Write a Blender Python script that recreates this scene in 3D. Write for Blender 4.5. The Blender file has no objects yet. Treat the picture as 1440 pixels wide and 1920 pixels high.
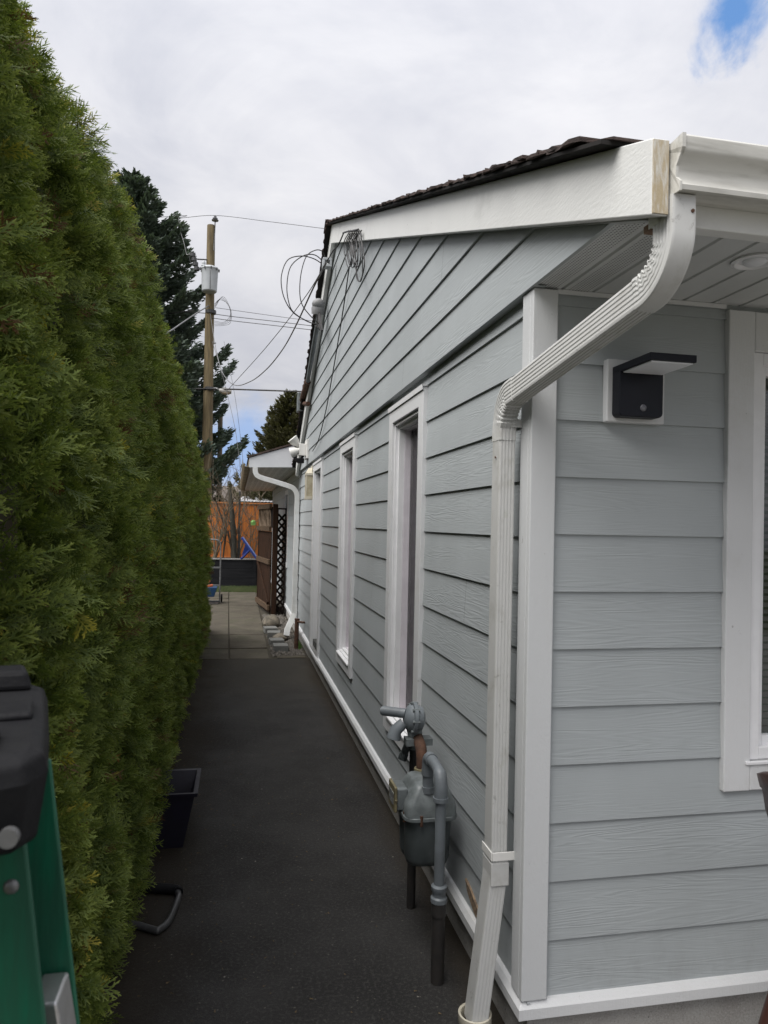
import bpy, math, random
import numpy as np
random.seed(7); rng = np.random.default_rng(7)
R = math.radians
# ------------------------------------------------------------------ camera, world, sun, exposure
EYE = 1.757                       # eye height; all z below are given from the eye and lifted by EYE in MB.build
F_PX, YAW, PITCH, ROLL = 1361.9, 0.2002, 0.017, 0.021
fwd = np.array([math.sin(YAW)*math.cos(PITCH), math.cos(YAW)*math.cos(PITCH), math.sin(PITCH)])
r0 = np.array([math.cos(YAW), -math.sin(YAW), 0.0]); u0 = np.cross(r0, fwd)
rgt = r0*math.cos(ROLL) + u0*math.sin(ROLL); upv = np.cross(rgt, fwd)
scene = bpy.context.scene; COL = scene.collection
cd = bpy.data.cameras.new("camera"); cam = bpy.data.objects.new("camera", cd); COL.objects.link(cam)
from mathutils import Matrix, Vector
m3 = Matrix((rgt, upv, -fwd)).transposed()
cam.matrix_world = Matrix.Translation((0, 0, EYE)) @ m3.to_4x4()
cd.sensor_fit = 'VERTICAL'; cd.sensor_height = 24.0; cd.sensor_width = 18.0
cd.lens = F_PX/1920*24.0; cd.clip_start = 0.05; cd.clip_end = 600
cd.dof.use_dof = True; cd.dof.focus_distance = 5.0; cd.dof.aperture_fstop = 8.0
scene.camera = cam
scene.view_settings.view_transform = 'Standard'; scene.view_settings.look = 'None'
scene.view_settings.exposure = 1.72; scene.view_settings.gamma = 1.0
scene.render.engine = 'CYCLES'
scene.cycles.max_bounces = 8

def ray(px, py):
    return fwd*F_PX + rgt*(px-720) - upv*(py-960)
def at(px, py, Y):                # point at world depth Y along the alley
    d = ray(px, py); return d*(Y/d[1])
def atx(px, py, X):               # point on a plane parallel to the side wall
    d = ray(px, py); return d*(X/d[0])

SUN = np.array([-0.50, -0.22, 0.84]); SUN /= np.linalg.norm(SUN)
sl = bpy.data.lights.new("sun", 'SUN'); sl.energy = 1.5; sl.angle = R(55); sl.color = (1.0, 0.975, 0.94)
so = bpy.data.objects.new("sun", sl); COL.objects.link(so)
so.rotation_euler = Vector(-SUN).to_track_quat('-Z', 'Y').to_euler(); so.location = (-6, -6, 12)

wd = bpy.data.worlds.new("World"); scene.world = wd; wd.use_nodes = True
nt = wd.node_tree; nt.nodes.clear()
class NT:
    def __init__(s, tree): s.t = tree
    def n(s, ty, ins=None, **kw):
        nd = s.t.nodes.new(ty)
        for k, v in kw.items(): setattr(nd, k, v)
        for k, v in (ins or {}).items():
            sock = nd.inputs[k]
            if isinstance(v, bpy.types.NodeSocket): s.t.links.new(v, sock)
            else: sock.default_value = v
        return nd
    def math(s, op, a, b=0.0, c=0.0, clamp=False):
        return s.n('ShaderNodeMath', {0: a, 1: b, 2: c}, operation=op, use_clamp=clamp).outputs[0]
    def vmath(s, op, a, b=(0, 0, 0), out=0):
        nd = s.n('ShaderNodeVectorMath', {0: a, 1: b}, operation=op)
        return nd.outputs['Value'] if op in ('DOT_PRODUCT', 'LENGTH') else nd.outputs[0]
    def ss(s, v, lo, hi, a=0.0, b=1.0):
        return s.n('ShaderNodeMapRange', {'Value': v, 'From Min': lo, 'From Max': hi, 'To Min': a, 'To Max': b},
                   interpolation_type='SMOOTHSTEP').outputs[0]
    def noise(s, vec, scale, detail=4, rough=.5, dist=0.0, w=None):
        ins = {'Scale': scale, 'Detail': detail, 'Roughness': rough, 'Distortion': dist}
        if vec is not None: ins['Vector'] = vec
        kw = {}
        if w is not None: kw['noise_dimensions'] = '4D'
        nd = s.n('ShaderNodeTexNoise', None, **kw)
        if w is not None: ins['W'] = w
        for k, v in ins.items():
            if isinstance(v, bpy.types.NodeSocket): s.t.links.new(v, nd.inputs[k])
            else: nd.inputs[k].default_value = v
        return nd.outputs['Fac']
    def mix(s, f, a, b, bt='MIX'):
        nd = s.n('ShaderNodeMix', None, data_type='RGBA', blend_type=bt)
        for i, v in ((0, f), (6, a), (7, b)):
            if isinstance(v, bpy.types.NodeSocket): s.t.links.new(v, nd.inputs[i])
            else: nd.inputs[i].default_value = v if i == 0 else (tuple(v)+(1,) if len(v) == 3 else v)
        return nd.outputs[2]

W = NT(nt)
sky = W.n('ShaderNodeTexSky', None, sky_type='NISHITA', sun_disc=False, sun_elevation=math.asin(SUN[2]),
          sun_rotation=math.atan2(SUN[0], SUN[1]), air_density=1.0, dust_density=0.5, ozone_density=2.0)
dirv = W.n('ShaderNodeTexCoord').outputs['Generated']
sep = W.n('ShaderNodeSeparateXYZ', {0: dirv}); dz = sep.outputs[2]
# clouds are mapped onto a flat layer overhead so they shrink towards the horizon
hz = W.math('ADD', W.math('MAXIMUM', dz, 0.0), 0.22)
lay = W.n('ShaderNodeCombineXYZ', {0: W.math('DIVIDE', sep.outputs[0], hz), 1: W.math('DIVIDE', sep.outputs[1], hz), 2: 0.0}).outputs[0]
n1 = W.noise(lay, 0.9, 6, .55, .3)
n2 = W.noise(lay, 2.6, 7, .6, .6)
n3 = W.noise(dirv, 9.0, 8, .62, .8)
hi = W.n('ShaderNodeCombineXYZ', {0: sep.outputs[0], 1: sep.outputs[1], 2: W.math('MULTIPLY_ADD', dz, .6, .55)}).outputs[0]
nt.links.new(W.vmath('NORMALIZE', hi), sky.inputs['Vector'])
blue = W.mix(1.0, sky.outputs[0], (0.060, 0.076, 0.084), 'MULTIPLY')
def dirmask(px, py, rad, soft, stretch=(1, 1, 1)):
    d = ray(px, py); d = d/np.linalg.norm(d)
    df = W.vmath('SUBTRACT', dirv, tuple(d)); df = W.vmath('MULTIPLY', df, stretch)
    ln = W.vmath('LENGTH', df)
    ln = W.math('ADD', ln, W.math('MULTIPLY', W.math('SUBTRACT', n3, .5), soft))
    return W.ss(ln, rad*0.15, rad*1.15, 1.0, 0.0)
gap = W.math('MAXIMUM', dirmask(1375, 15, 0.085, 0.20, (2.7, 1.6, .95)), W.math('MULTIPLY', dirmask(462, 835, 0.10, 0.20, (1.0, 1.0, 1.3)), .62))
gap = W.math('MAXIMUM', gap, W.math('MULTIPLY', W.ss(n1, .66, .78), .8))
shade = W.math('ADD', W.math('MULTIPLY', W.ss(n1, .34, .66), .62), W.math('MULTIPLY', W.ss(n2, .32, .68), .38))
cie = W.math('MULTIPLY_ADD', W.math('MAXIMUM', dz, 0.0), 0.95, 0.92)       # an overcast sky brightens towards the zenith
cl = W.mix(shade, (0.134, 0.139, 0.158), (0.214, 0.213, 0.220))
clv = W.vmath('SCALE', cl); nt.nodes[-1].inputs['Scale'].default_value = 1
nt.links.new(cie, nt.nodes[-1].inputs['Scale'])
ground_fade = W.ss(dz, -0.15, 0.0)
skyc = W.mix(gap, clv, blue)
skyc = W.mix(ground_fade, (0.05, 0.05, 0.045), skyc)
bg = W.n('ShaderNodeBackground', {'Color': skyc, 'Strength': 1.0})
W.n('ShaderNodeOutputWorld', {'Surface': bg.outputs[0]})

# ------------------------------------------------------------------ materials
MATS = {}
def newmat(name):
    m = bpy.data.materials.new(name); m.use_nodes = True; m.node_tree.nodes.clear(); MATS[name] = m
    return m, NT(m.node_tree)
def finish(N, col, rough=.6, bump=None, bstr=.3, bdist=.01, metal=0.0, spec=.5):
    ins = {'Base Color': col if isinstance(col, bpy.types.NodeSocket) else tuple(col)+(1,), 'Roughness': rough,
           'Metallic': metal, 'Specular IOR Level': spec}
    if bump is not None:
        ins['Normal'] = N.n('ShaderNodeBump', {'Height': bump, 'Strength': bstr, 'Distance': bdist}).outputs[0]
    b = N.n('ShaderNodeBsdfPrincipled', ins)
    N.n('ShaderNodeOutputMaterial', {'Surface': b.outputs[0]}); return b
def M(name, c, c2=None, scale=6, rough=.6, bs=80, bstr=.15, bdist=.004, metal=0.0, spec=.5, lo=.35, hi=.65, stretch=None, detail=5):
    m, N = newmat(name)
    co = N.n('ShaderNodeTexCoord').outputs['Object']
    if stretch: co = N.vmath('MULTIPLY', co, stretch)
    c2 = c2 or tuple(x*.8 for x in c)
    f = N.ss(N.noise(co, scale, detail, .6, .2), lo, hi)
    col = N.mix(f, c, c2)
    b = N.noise(co, bs, 4, .6)
    rr = N.math('MULTIPLY_ADD', f, .12, rough-.06)
    finish(N, col, rr, b, bstr, bdist, metal, spec); return m

def siding_mat(name, base):
    m, N = newmat(name)
    co = N.n('ShaderNodeTexCoord').outputs['Object']; s = N.n('ShaderNodeSeparateXYZ', {0: co})
    u = N.math('ADD', s.outputs[0], s.outputs[1]); z = s.outputs[2]
    row = N.math('FLOOR', N.math('DIVIDE', N.math('ADD', z, 20.0), .19))
    wv = N.math('MULTIPLY', row, 7.31)
    v1 = N.n('ShaderNodeCombineXYZ', {0: N.math('MULTIPLY', u, .95), 1: N.math('MULTIPLY', z, 15.0), 2: 0.0}).outputs[0]
    n = N.noise(v1, 1.0, 3.0, .45, .12, w=wv)
    ring = N.math('SINE', N.math('MULTIPLY', n, 120.0))
    v2 = N.n('ShaderNodeCombineXYZ', {0: N.math('MULTIPLY', u, 9.0), 1: N.math('MULTIPLY', z, 260.0), 2: 0.0}).outputs[0]
    fine = N.noise(v2, 1.0, 3, .6, .3, w=wv)
    patch = N.ss(N.noise(v1, .7, 2, .5, w=N.math('ADD', wv, 3.0)), .36, .6)
    h = N.math('ADD', N.math('MULTIPLY', N.math('MULTIPLY', ring, patch), .55), N.math('MULTIPLY', fine, 1.0))
    big = N.noise(co, 1.3, 4, .6)
    rv = N.n('ShaderNodeTexWhiteNoise', {'W': row}, noise_dimensions='1D').outputs[0]
    col = N.mix(N.ss(big, .3, .7), tuple(c*.93 for c in base), tuple(c*1.04 for c in base))
    col = N.mix(N.math('MULTIPLY', rv, .12), col, tuple(c*.82 for c in base))
    dirt = N.math('MULTIPLY', N.ss(N.noise(N.vmath('MULTIPLY', co, (3, 3, 1.2)), 2.2, 6, .65), .55, .8), .22)
    col = N.mix(dirt, col, (base[0]*.72, base[1]*.73, base[2]*.68))
    splash = N.math('MULTIPLY', N.math('MULTIPLY', N.ss(z, .62, .10), N.ss(N.noise(N.vmath('MULTIPLY', co, (5, 5, 2)), 3.0, 7, .7), .42, .72)), .22)
    col = N.mix(splash, col, (.16, .155, .14))
    finish(N, col, .55, h, .40, .0013, spec=.35); return m
SID = siding_mat('siding_paint', (0.372, 0.397, 0.405))

def trim_mat(name, base, stain=(.42, .40, .34), amt=.35, grain=(60, 60, 5)):
    m, N = newmat(name)
    co = N.n('ShaderNodeTexCoord').outputs['Object']
    g = N.noise(N.vmath('MULTIPLY', co, grain), 3.0, 4, .65, .3)
    d = N.math('MULTIPLY', N.ss(N.noise(co, 3.1, 7, .68), .52, .78), amt)
    sp = N.math('MULTIPLY', N.ss(N.noise(co, 55, 2, .5), .70, .76), .5)
    col = N.mix(d, base, stain); col = N.mix(N.math('MULTIPLY', sp, N.ss(N.noise(co, 5, 3), .5, .62)), col, (.17, .16, .14))
    h = N.math('ADD', g, N.math('MULTIPLY', N.noise(co, 120, 3, .6), .6))
    finish(N, col, .5, h, .35, .003); return m
TRIM = trim_mat('white_trim_paint', (.62, .625, .63))
POST = trim_mat('textured_white_paint', (.56, .57, .575), amt=.18, grain=(25, 25, 9))
RAKE = trim_mat('weathered_white_board', (.70, .70, .68), (.36, .36, .34), .5, grain=(40, 6, 40))
VINYL = M('white_vinyl', (.78, .78, .79), (.72, .72, .73), rough=.35, bstr=.03)
DRY = M('painted_plaster', (.74, .69, .74), (.68, .63, .68), rough=.8)
DARKROOM = M('dark_room', (.03, .035, .032), (.05, .05, .045), rough=.9)
def spout_mat():
    m, N = newmat('aged_white_metal')
    co = N.n('ShaderNodeTexCoord').outputs['Object']
    st = N.noise(N.vmath('MULTIPLY', co, (3.5, 3.5, 2.6)), 2.2, 7, .7, .4)
    a = N.math('MULTIPLY', N.ss(st, .48, .74), .5)
    nrm = N.n('ShaderNodeNewGeometry').outputs['Normal']
    col = N.mix(a, (.53, .53, .515), (.28, .265, .215))
    bl = N.math('MULTIPLY', N.ss(N.noise(co, 17, 6, .75, .6), .60, .72), .6)
    col = N.mix(bl, col, (.13, .12, .10))
    gr = N.math('MULTIPLY', N.ss(N.noise(co, 6, 5, .7), .60, .72), .35)
    col = N.mix(gr, col, (.30, .31, .20))
    finish(N, col, .42, N.noise(co, 30, 3), .08, .004); return m
SPOUT = spout_mat()
GUT = M('gutter_metal', (.60, .59, .55), (.40, .39, .35), 4, .38, bstr=.05, lo=.4, hi=.75, stretch=(1.2, 8, 8))
def soffit_mat():
    m, N = newmat('soffit_panel')
    co = N.n('ShaderNodeTexCoord').outputs['Object']; s = N.n('ShaderNodeSeparateXYZ', {0: co})
    cell = .0105
    fx = N.math('SUBTRACT', N.math('FRACT', N.math('DIVIDE', N.math('ADD', s.outputs[0], 50), cell)), .5)
    fy = N.math('SUBTRACT', N.math('FRACT', N.math('DIVIDE', N.math('ADD', s.outputs[1], 50), cell)), .5)
    rr = N.math('SQRT', N.math('ADD', N.math('MULTIPLY', fx, fx), N.math('MULTIPLY', fy, fy)))
    dot = N.ss(rr, .20, .30, 1.0, 0.0)
    inx = N.math('LESS_THAN', s.outputs[0], 1.148)
    band = N.ss(N.math('ABSOLUTE', N.math('SUBTRACT', N.math('FRACT', N.math('DIVIDE', N.math('SUBTRACT', s.outputs[0], .93), .112)), .5)), .30, .34, 1.0, 0.0)
    k = N.math('MULTIPLY', N.math('MULTIPLY', dot, inx), band)
    col = N.mix(N.ss(N.noise(co, 3, 5), .4, .7), (.58, .59, .585), (.50, .51, .50))
    col = N.mix(k, col, (.03, .03, .03))
    finish(N, col, .45); return m
SOFF = soffit_mat()
def concrete_mat(name, a, b, moss=None, scale=5):
    m, N = newmat(name)
    co = N.n('ShaderNodeTexCoord').outputs['Object']
    n = N.noise(co, scale, 8, .7); f = N.noise(co, 140, 3, .7)
    col = N.mix(N.ss(n, .35, .68), a, b)
    col = N.mix(N.math('MULTIPLY', N.ss(f, .52, .72), .4), col, tuple(x*1.7 for x in b))
    col = N.mix(N.math('MULTIPLY', N.ss(f, .48, .3), .5), col, tuple(x*.45 for x in a))
    if moss: col = N.mix(N.math('MULTIPLY', N.ss(N.noise(co, 1.7, 7, .7), .48, .68), .7), col, moss)
    vor = N.n('ShaderNodeTexVoronoi', {'Vector': co, 'Scale': 26.0}).outputs['Distance']
    pit = N.math('MULTIPLY', N.ss(vor, .10, .05), N.ss(N.noise(co, 7, 2), .55, .6))
    col = N.mix(N.math('MULTIPLY', pit, .7), col, (.03, .03, .03))
    finish(N, col, .85, N.math('ADD', f, N.math('MULTIPLY', n, .6)), .5, .004); return m
CONC = concrete_mat('foundation_concrete', (.30, .285, .265), (.36, .35, .33))
SLAB = concrete_mat('paving_concrete', (.046, .038, .026), (.088, .076, .054), (.034, .035, .014), 2.0)
BRICKC = concrete_mat('edging_concrete', (.13, .13, .122), (.175, .175, .165))
def asphalt_mat():
    m, N = newmat('asphalt_paving')
    co = N.n('ShaderNodeTexCoord').outputs['Object']
    n = N.noise(co, 1.4, 8, .66); f = N.noise(co, 210, 3, .7); g = N.noise(co, 70, 4, .7)
    col = N.mix(N.ss(n, .3, .7), (.0255, .0248, .0242), (.0500, .0485, .0470))
    sepy = N.n('ShaderNodeSeparateXYZ', {0: co}).outputs[1]
    wet = N.math('MULTIPLY', N.ss(N.noise(co, .9, 4, .6), .48, .56), 1.0)
    far = N.ss(N.math('ADD', sepy, N.math('MULTIPLY', N.math('SUBTRACT', n, .5), 2.0)), 6.6, 8.8)
    col = N.mix(N.math('MULTIPLY', far, .8), col, (.052, .047, .037))
    col = N.mix(N.math('MULTIPLY', N.math('MULTIPLY', wet, far), .55), col, (.027, .025, .021))
    col = N.mix(N.math('MULTIPLY', N.ss(g, .48, .64), .65), col, (.074, .071, .067))
    col = N.mix(N.math('MULTIPLY', N.ss(f, .50, .38), .6), col, (.014, .013, .012))
    v = N.n('ShaderNodeTexVoronoi', {'Vector': co, 'Scale': 14.0, 'Randomness': 1.0})
    pick = N.math('GREATER_THAN', N.n('ShaderNodeSeparateColor', {0: v.outputs['Color']}).outputs[0], .86)
    crumb = N.math('MULTIPLY', N.ss(v.outputs['Distance'], .07, .04), pick)
    col = N.mix(crumb, col, (.26, .24, .21))
    v2 = N.n('ShaderNodeTexVoronoi', {'Vector': co, 'Scale': 60.0, 'Randomness': 1.0})
    pick2 = N.math('GREATER_THAN', N.n('ShaderNodeSeparateColor', {0: v2.outputs['Color']}).outputs[1], .94)
    col = N.mix(N.math('MULTIPLY', N.math('MULTIPLY', N.ss(v2.outputs['Distance'], .28, .14), pick2), .55), col, (.17, .155, .135))
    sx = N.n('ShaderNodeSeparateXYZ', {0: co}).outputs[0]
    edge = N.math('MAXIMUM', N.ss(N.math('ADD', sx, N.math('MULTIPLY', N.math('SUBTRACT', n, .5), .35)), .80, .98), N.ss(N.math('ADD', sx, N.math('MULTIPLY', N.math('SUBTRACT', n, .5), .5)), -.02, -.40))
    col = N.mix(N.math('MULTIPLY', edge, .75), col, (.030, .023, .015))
    rough = N.math('MULTIPLY_ADD', wet, -.12, .86)
    finish(N, col, rough, N.math('ADD', g, f),   .8, .006, spec=.18); return m
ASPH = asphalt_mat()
def leaf_mat(name, trans=.25, rough=.55):
    m, N = newmat(name)
    c = N.n('ShaderNodeVertexColor', None, layer_name='col').outputs[0]
    d = N.n('ShaderNodeBsdfPrincipled', {'Base Color': c, 'Roughness': rough, 'Specular IOR Level': .25})
    t = N.n('ShaderNodeBsdfTranslucent', {'Color': N.mix(1.0, c, (1.1, 1.25, .6), 'MULTIPLY')})
    mx = N.n('ShaderNodeMixShader', {0: trans, 1: d.outputs[0], 2: t.outputs[0]})
    N.n('ShaderNodeOutputMaterial', {'Surface': mx.outputs[0]}); return m
LEAF = leaf_mat('cedar_foliage'); NEEDLE = leaf_mat('conifer_needles', .12, .6)
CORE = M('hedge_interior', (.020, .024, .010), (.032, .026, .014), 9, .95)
BARK = M('bark', (.085, .062, .045), (.05, .038, .028), 14, .9, 40, .6, .01, stretch=(3, 3, .6))
TWIG = M('bare_twig', (.20, .165, .115), (.13, .10, .07), 5, .9)
POLE = M('weathered_pole_wood', (.215, .165, .085), (.125, .098, .058), 3, .9, 30, .4, .01, stretch=(7, 7, .5))
BOARD = M('dark_stained_board', (.040, .018, .009), (.018, .010, .006), 4, .72, 50, .35, .003, stretch=(8, 8, .8), spec=0.15)
RAIL = M('weathered_rail', (.105, .070, .042), (.058, .038, .025), 5, .8, 60, .3, .003, stretch=(3, 3, 8), spec=0.2)
STICK = M('bleached_stick', (.30, .22, .15), (.17, .12, .08), 6, .85)
LATT = M('dark_lattice', (.020, .013, .011), (.012, .009, .008), 7, .75, spec=0.15)
FENCE = M('orange_stained_cedar', (.56, .185, .032), (.42, .125, .022), 2.5, .7, 40, .25, .004, stretch=(9, 2, .7))
FENCER = M('orange_fence_trim', (.52, .20, .055), (.40, .14, .04), 3, .7)
SHING = M('brown_shingle', (.085, .055, .046), (.045, .033, .030), 12, .95, 220, .9, .006)
SHINGD = M('roof_underside', (.030, .028, .027), (.018, .018, .018), 5, .9, spec=0.1)
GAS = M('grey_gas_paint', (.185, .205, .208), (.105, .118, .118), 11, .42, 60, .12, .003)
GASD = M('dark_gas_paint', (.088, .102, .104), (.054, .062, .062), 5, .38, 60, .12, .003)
GASP = M('grey_pipe_paint', (.170, .190, .205), (.125, .138, .148), 9, .45, 90, .15, .002)
RUST = M('rusty_iron', (.105, .048, .026), (.055, .030, .020), 22, .85, 120, .5, .003)
BRASS = M('tarnished_brass', (.26, .22, .12), (.16, .14, .085), 18, .55, metal=.3)
BLKPIPE = M('black_pipe', (.020, .019, .019), (.032, .028, .025), 12, .6, 90, .3, .003)
BLKPLA = M('black_plastic', (.0075, .0075, .009), (.014, .014, .015), 9, .55, 150, .35, .002, spec=0.10)
NAVY = M('dark_navy_casing', (.006, .007, .012), (.008, .009, .015), 5, .4, bstr=.03, spec=0.25)
PURPLE = M('dark_purple_plastic', (.014, .012, .024), (.010, .009, .017), 9, .42)
GREEN = M('green_fibreglass', (.005, .110, .058), (.008, .075, .042), 9, .5, 40, .15, .003, stretch=(6, 6, .8))
ALU = M('dull_aluminium', (.58, .58, .58), (.42, .41, .39), 9, .35, metal=.8)
STEEL = M('grey_steel_tube', (.27, .275, .28), (.17, .17, .17), 14, .4, metal=.6)
DKSTEEL = M('dark_coated_tube', (.075, .075, .078), (.045, .045, .045), 14, .35)
CREAM = M('cream_pvc', (.56, .52, .42), (.38, .35, .27), 6, .45, lo=.4, hi=.8)
WHITEPL = M('white_plastic', (.74, .73, .70), (.66, .65, .62), 6, .4, bstr=.03)
LENS = M('frosted_diffuser', (.80, .81, .84), (.76, .77, .80), 9, .5)
AMBER = M('amber_glass_panel', (.46, .42, .30), (.34, .29, .20), 12, .35)
CABLE = M('black_cable', (.022, .020, .021), (.032, .03, .03), 12, .55)
GCABLE = M('grey_cable', (.11, .11, .115), (.19, .19, .19), 30, .6)
TRANSF = M('transformer_grey', (.46, .48, .50), (.40, .42, .43), 3, .45)
BRWOOD = M('bare_end_grain', (.44, .36, .235), (.60, .58, .53), 9, .75, 60, .4, .003, stretch=(14, 6, 2.5), lo=.4, hi=.72)
BRWICK = M('dark_brown_resin', (.050, .020, .015), (.034, .014, .011), 8, .45, spec=0.3)
GRAVEL = M('gravel_stone', (.15, .135, .115), (.08, .072, .064), 30, .9, 120, .3, .003)
ROCK = M('fieldstone', (.17, .145, .11), (.085, .075, .058), 8, .9, 30, .8, .02)
GRASS = M('grass_blades', (.055, .085, .022), (.085, .10, .035), 3, .8)
DIRT = M('lawn_ground', (.050, .060, .022), (.075, .065, .038), 2, .95, 40, .5, .02)
BLUE = M('blue_plastic', (.018, .050, .26), (.02, .04, .19), 5, .4)
BLUE2 = M('teal_blue_plastic', (.014, .060, .15), (.014, .045, .11), 5, .45)
ORANGE = M('orange_plastic', (.50, .13, .05), (.40, .10, .04), 5, .5)
LIME = M('lime_plastic', (.24, .48, .12), (.2, .4, .1), 5, .5)
BLKBOX = M('black_planter_board', (.013, .0135, .015), (.021, .021, .023), 4, .7, stretch=(.6, 1, 6), spec=0.12)
HROOF = M('distant_roof', (.12, .10, .085), (.085, .07, .06), 3, .9)
HWALL = M('distant_stucco', (.42, .38, .31), (.36, .33, .27), 2, .9)
CORR = M('pale_corrugated_sheet', (.56, .56, .57), (.46, .46, .47), 3, .5)
CHIPM = M('bare_fibre', (.27, .19, .12), (.12, .085, .06), 60, .9)
YEL = M('yellow_paint', (.80, .50, .05), (.72, .44, .05), 5, .5)
def glass_mat():
    m, N = newmat('window_glass')
    fr = N.n('ShaderNodeFresnel', {'IOR': 1.38}).outputs[0]
    t = N.n('ShaderNodeBsdfTransparent', {'Color': (.88, .90, .89, 1)})
    g = N.n('ShaderNodeBsdfGlossy', {'Color': (.9, .9, .9, 1), 'Roughness': .015})
    mx = N.n('ShaderNodeMixShader', {0: fr, 1: t.outputs[0], 2: g.outputs[0]})
    N.n('ShaderNodeOutputMaterial', {'Surface': mx.outputs[0]}); return m
GLASS = glass_mat()

# ------------------------------------------------------------------ mesh helpers
ORG = {}
def tag(o, label=None, cat=None, group=None, kind=None):
    for k, v in (('label', label), ('category', cat), ('group', group), ('kind', kind)):
        if v: o[k] = v
    return o
def thing(name, loc, label, cat, group=None):
    o = bpy.data.objects.new(name, None); COL.objects.link(o); o.empty_display_size = .1
    w = np.array([loc[0], loc[1], loc[2]+EYE]); o.location = w; ORG[o.name] = w
    return tag(o, label, cat, group)
def nrm(v): v = np.asarray(v, float); return v/max(1e-9, np.linalg.norm(v))
class MB:
    def __init__(s): s.V = []; s.F = []
    def add(s, vs, fs):
        k = len(s.V); s.V += [tuple(map(float, v)) for v in vs]; s.F += [tuple(i+k for i in f) for f in fs]; return s
    def hexa(s, p): return s.add(p, [(0, 3, 2, 1), (4, 5, 6, 7), (0, 1, 5, 4), (1, 2, 6, 5), (2, 3, 7, 6), (3, 0, 4, 7)])
    def box(s, x0, x1, y0, y1, z0, z1):
        return s.hexa([(x0, y0, z0), (x1, y0, z0), (x1, y1, z0), (x0, y1, z0), (x0, y0, z1), (x1, y0, z1), (x1, y1, z1), (x0, y1, z1)])
    def obox(s, c, ax, ay, az, hx, hy, hz):
        c, ax, ay, az = map(np.asarray, (c, ax, ay, az)); P = []
        for sz in (-1, 1):
            for sx, sy in ((-1, -1), (1, -1), (1, 1), (-1, 1)): P.append(c+ax*hx*sx+ay*hy*sy+az*hz*sz)
        return s.hexa(P)
    def bar(s, a, b, w, t, up=(0, 0, 1)):
        a, b = np.asarray(a, float), np.asarray(b, float); d = nrm(b-a); l = nrm(np.cross(d, up)); u = np.cross(l, d)
        return s.obox((a+b)/2, d, l, u, np.linalg.norm(b-a)/2, w/2, t/2)
    def prism(s, poly, f0, f1):     # poly: list of 2-D points; f0/f1 turn one into a 3-D point on each end
        n = len(poly); return s.add([f0(*p) for p in poly]+[f1(*p) for p in poly],
            [tuple(range(n-1, -1, -1)), tuple(range(n, 2*n))]+[(i, (i+1) % n, n+(i+1) % n, n+i) for i in range(n)])
    def tube(s, pts, r, n=8, closed=False, cap=True):
        P = [np.asarray(p, float) for p in pts]; m = len(P); rr = r if hasattr(r, '__len__') else [r]*m
        T = []
        for i in range(m):
            a = P[(i-1) % m] if (closed or i > 0) else P[i]; b = P[(i+1) % m] if (closed or i < m-1) else P[i]
            T.append(nrm(b-a))
        ref = np.array([0, 0, 1.]) if abs(T[0][2]) < .9 else np.array([1., 0, 0]); N = nrm(np.cross(T[0], ref)); vs = []
        for i in range(m):
            N = nrm(N-T[i]*np.dot(N, T[i])); B = np.cross(T[i], N)
            for k in range(n):
                a = 2*math.pi*k/n; vs.append(P[i]+(N*math.cos(a)+B*math.sin(a))*rr[i])
        fs = []
        for i in range(m if closed else m-1):
            for k in range(n):
                a, b = i*n, ((i+1) % m)*n; fs.append((a+k, a+(k+1) % n, b+(k+1) % n, b+k))
        if cap and not closed: fs += [tuple(range(n-1, -1, -1)), tuple(range((m-1)*n, m*n))]
        return s.add(vs, fs)
    def cyl(s, a, b, r0, r1=None, n=16): return s.tube([a, b], [r0, r0 if r1 is None else r1], n)
    def lathe(s, o, axis, prof, n=24):
        o = np.asarray(o, float); ax = nrm(axis); return s.tube([o+ax*h for r, h in prof], [max(r, 1e-4) for r, h in prof], n) if all(
            prof[i+1][1] > prof[i][1] for i in range(len(prof)-1)) else s._lathe(o, ax, prof, n)
    def _lathe(s, o, ax, prof, n):
        ref = np.array([0, 0, 1.]) if abs(ax[2]) < .9 else np.array([1., 0, 0]); N = nrm(np.cross(ax, ref)); B = np.cross(ax, N); vs = []; m = len(prof)
        for r, h in prof:
            for k in range(n):
                a = 2*math.pi*k/n; vs.append(o+ax*h+(N*math.cos(a)+B*math.sin(a))*max(r, 1e-4))
        fs = [(i*n+k, i*n+(k+1) % n, (i+1)*n+(k+1) % n, (i+1)*n+k) for i in range(m-1) for k in range(n)]
        fs += [tuple(range(n-1, -1, -1)), tuple(range((m-1)*n, m*n))]
        return s.add(vs, fs)
    def ball(s, c, rx, ry, rz, n=12, m=8, jit=0):
        vs, fs = [], []
        for i in range(m+1):
            th = math.pi*i/m
            for k in range(n):
                a = 2*math.pi*k/n; j = 1+random.uniform(-jit, jit)
                vs.append((c[0]+rx*j*math.sin(th)*math.cos(a), c[1]+ry*j*math.sin(th)*math.sin(a), c[2]+rz*j*math.cos(th)))
        for i in range(m):
            for k in range(n): fs.append((i*n+k, (i+1)*n+k, (i+1)*n+(k+1) % n, i*n+(k+1) % n))
        return s.add(vs, fs)
    def build(s, name, mat, parent=None, smooth=None, bevel=0.0, seg=2):
        V = np.array(s.V, float); V[:, 2] += EYE
        if parent is not None: org = ORG[parent.name]
        else: org = np.array([V[:, 0].mean(), V[:, 1].mean(), V[:, 2].min()])
        me = bpy.data.meshes.new(name); me.from_pydata([tuple(v) for v in (V-org)], [], s.F)
        me.materials.append(mat)
        me.validate()
        if smooth is not None:
            me.polygons.foreach_set('use_smooth', [True]*len(me.polygons)); me.set_sharp_from_angle(angle=R(smooth))
        o = bpy.data.objects.new(name, me); COL.objects.link(o); ORG[o.name] = org
        if parent is not None: o.parent = parent
        else: o.location = org
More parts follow.
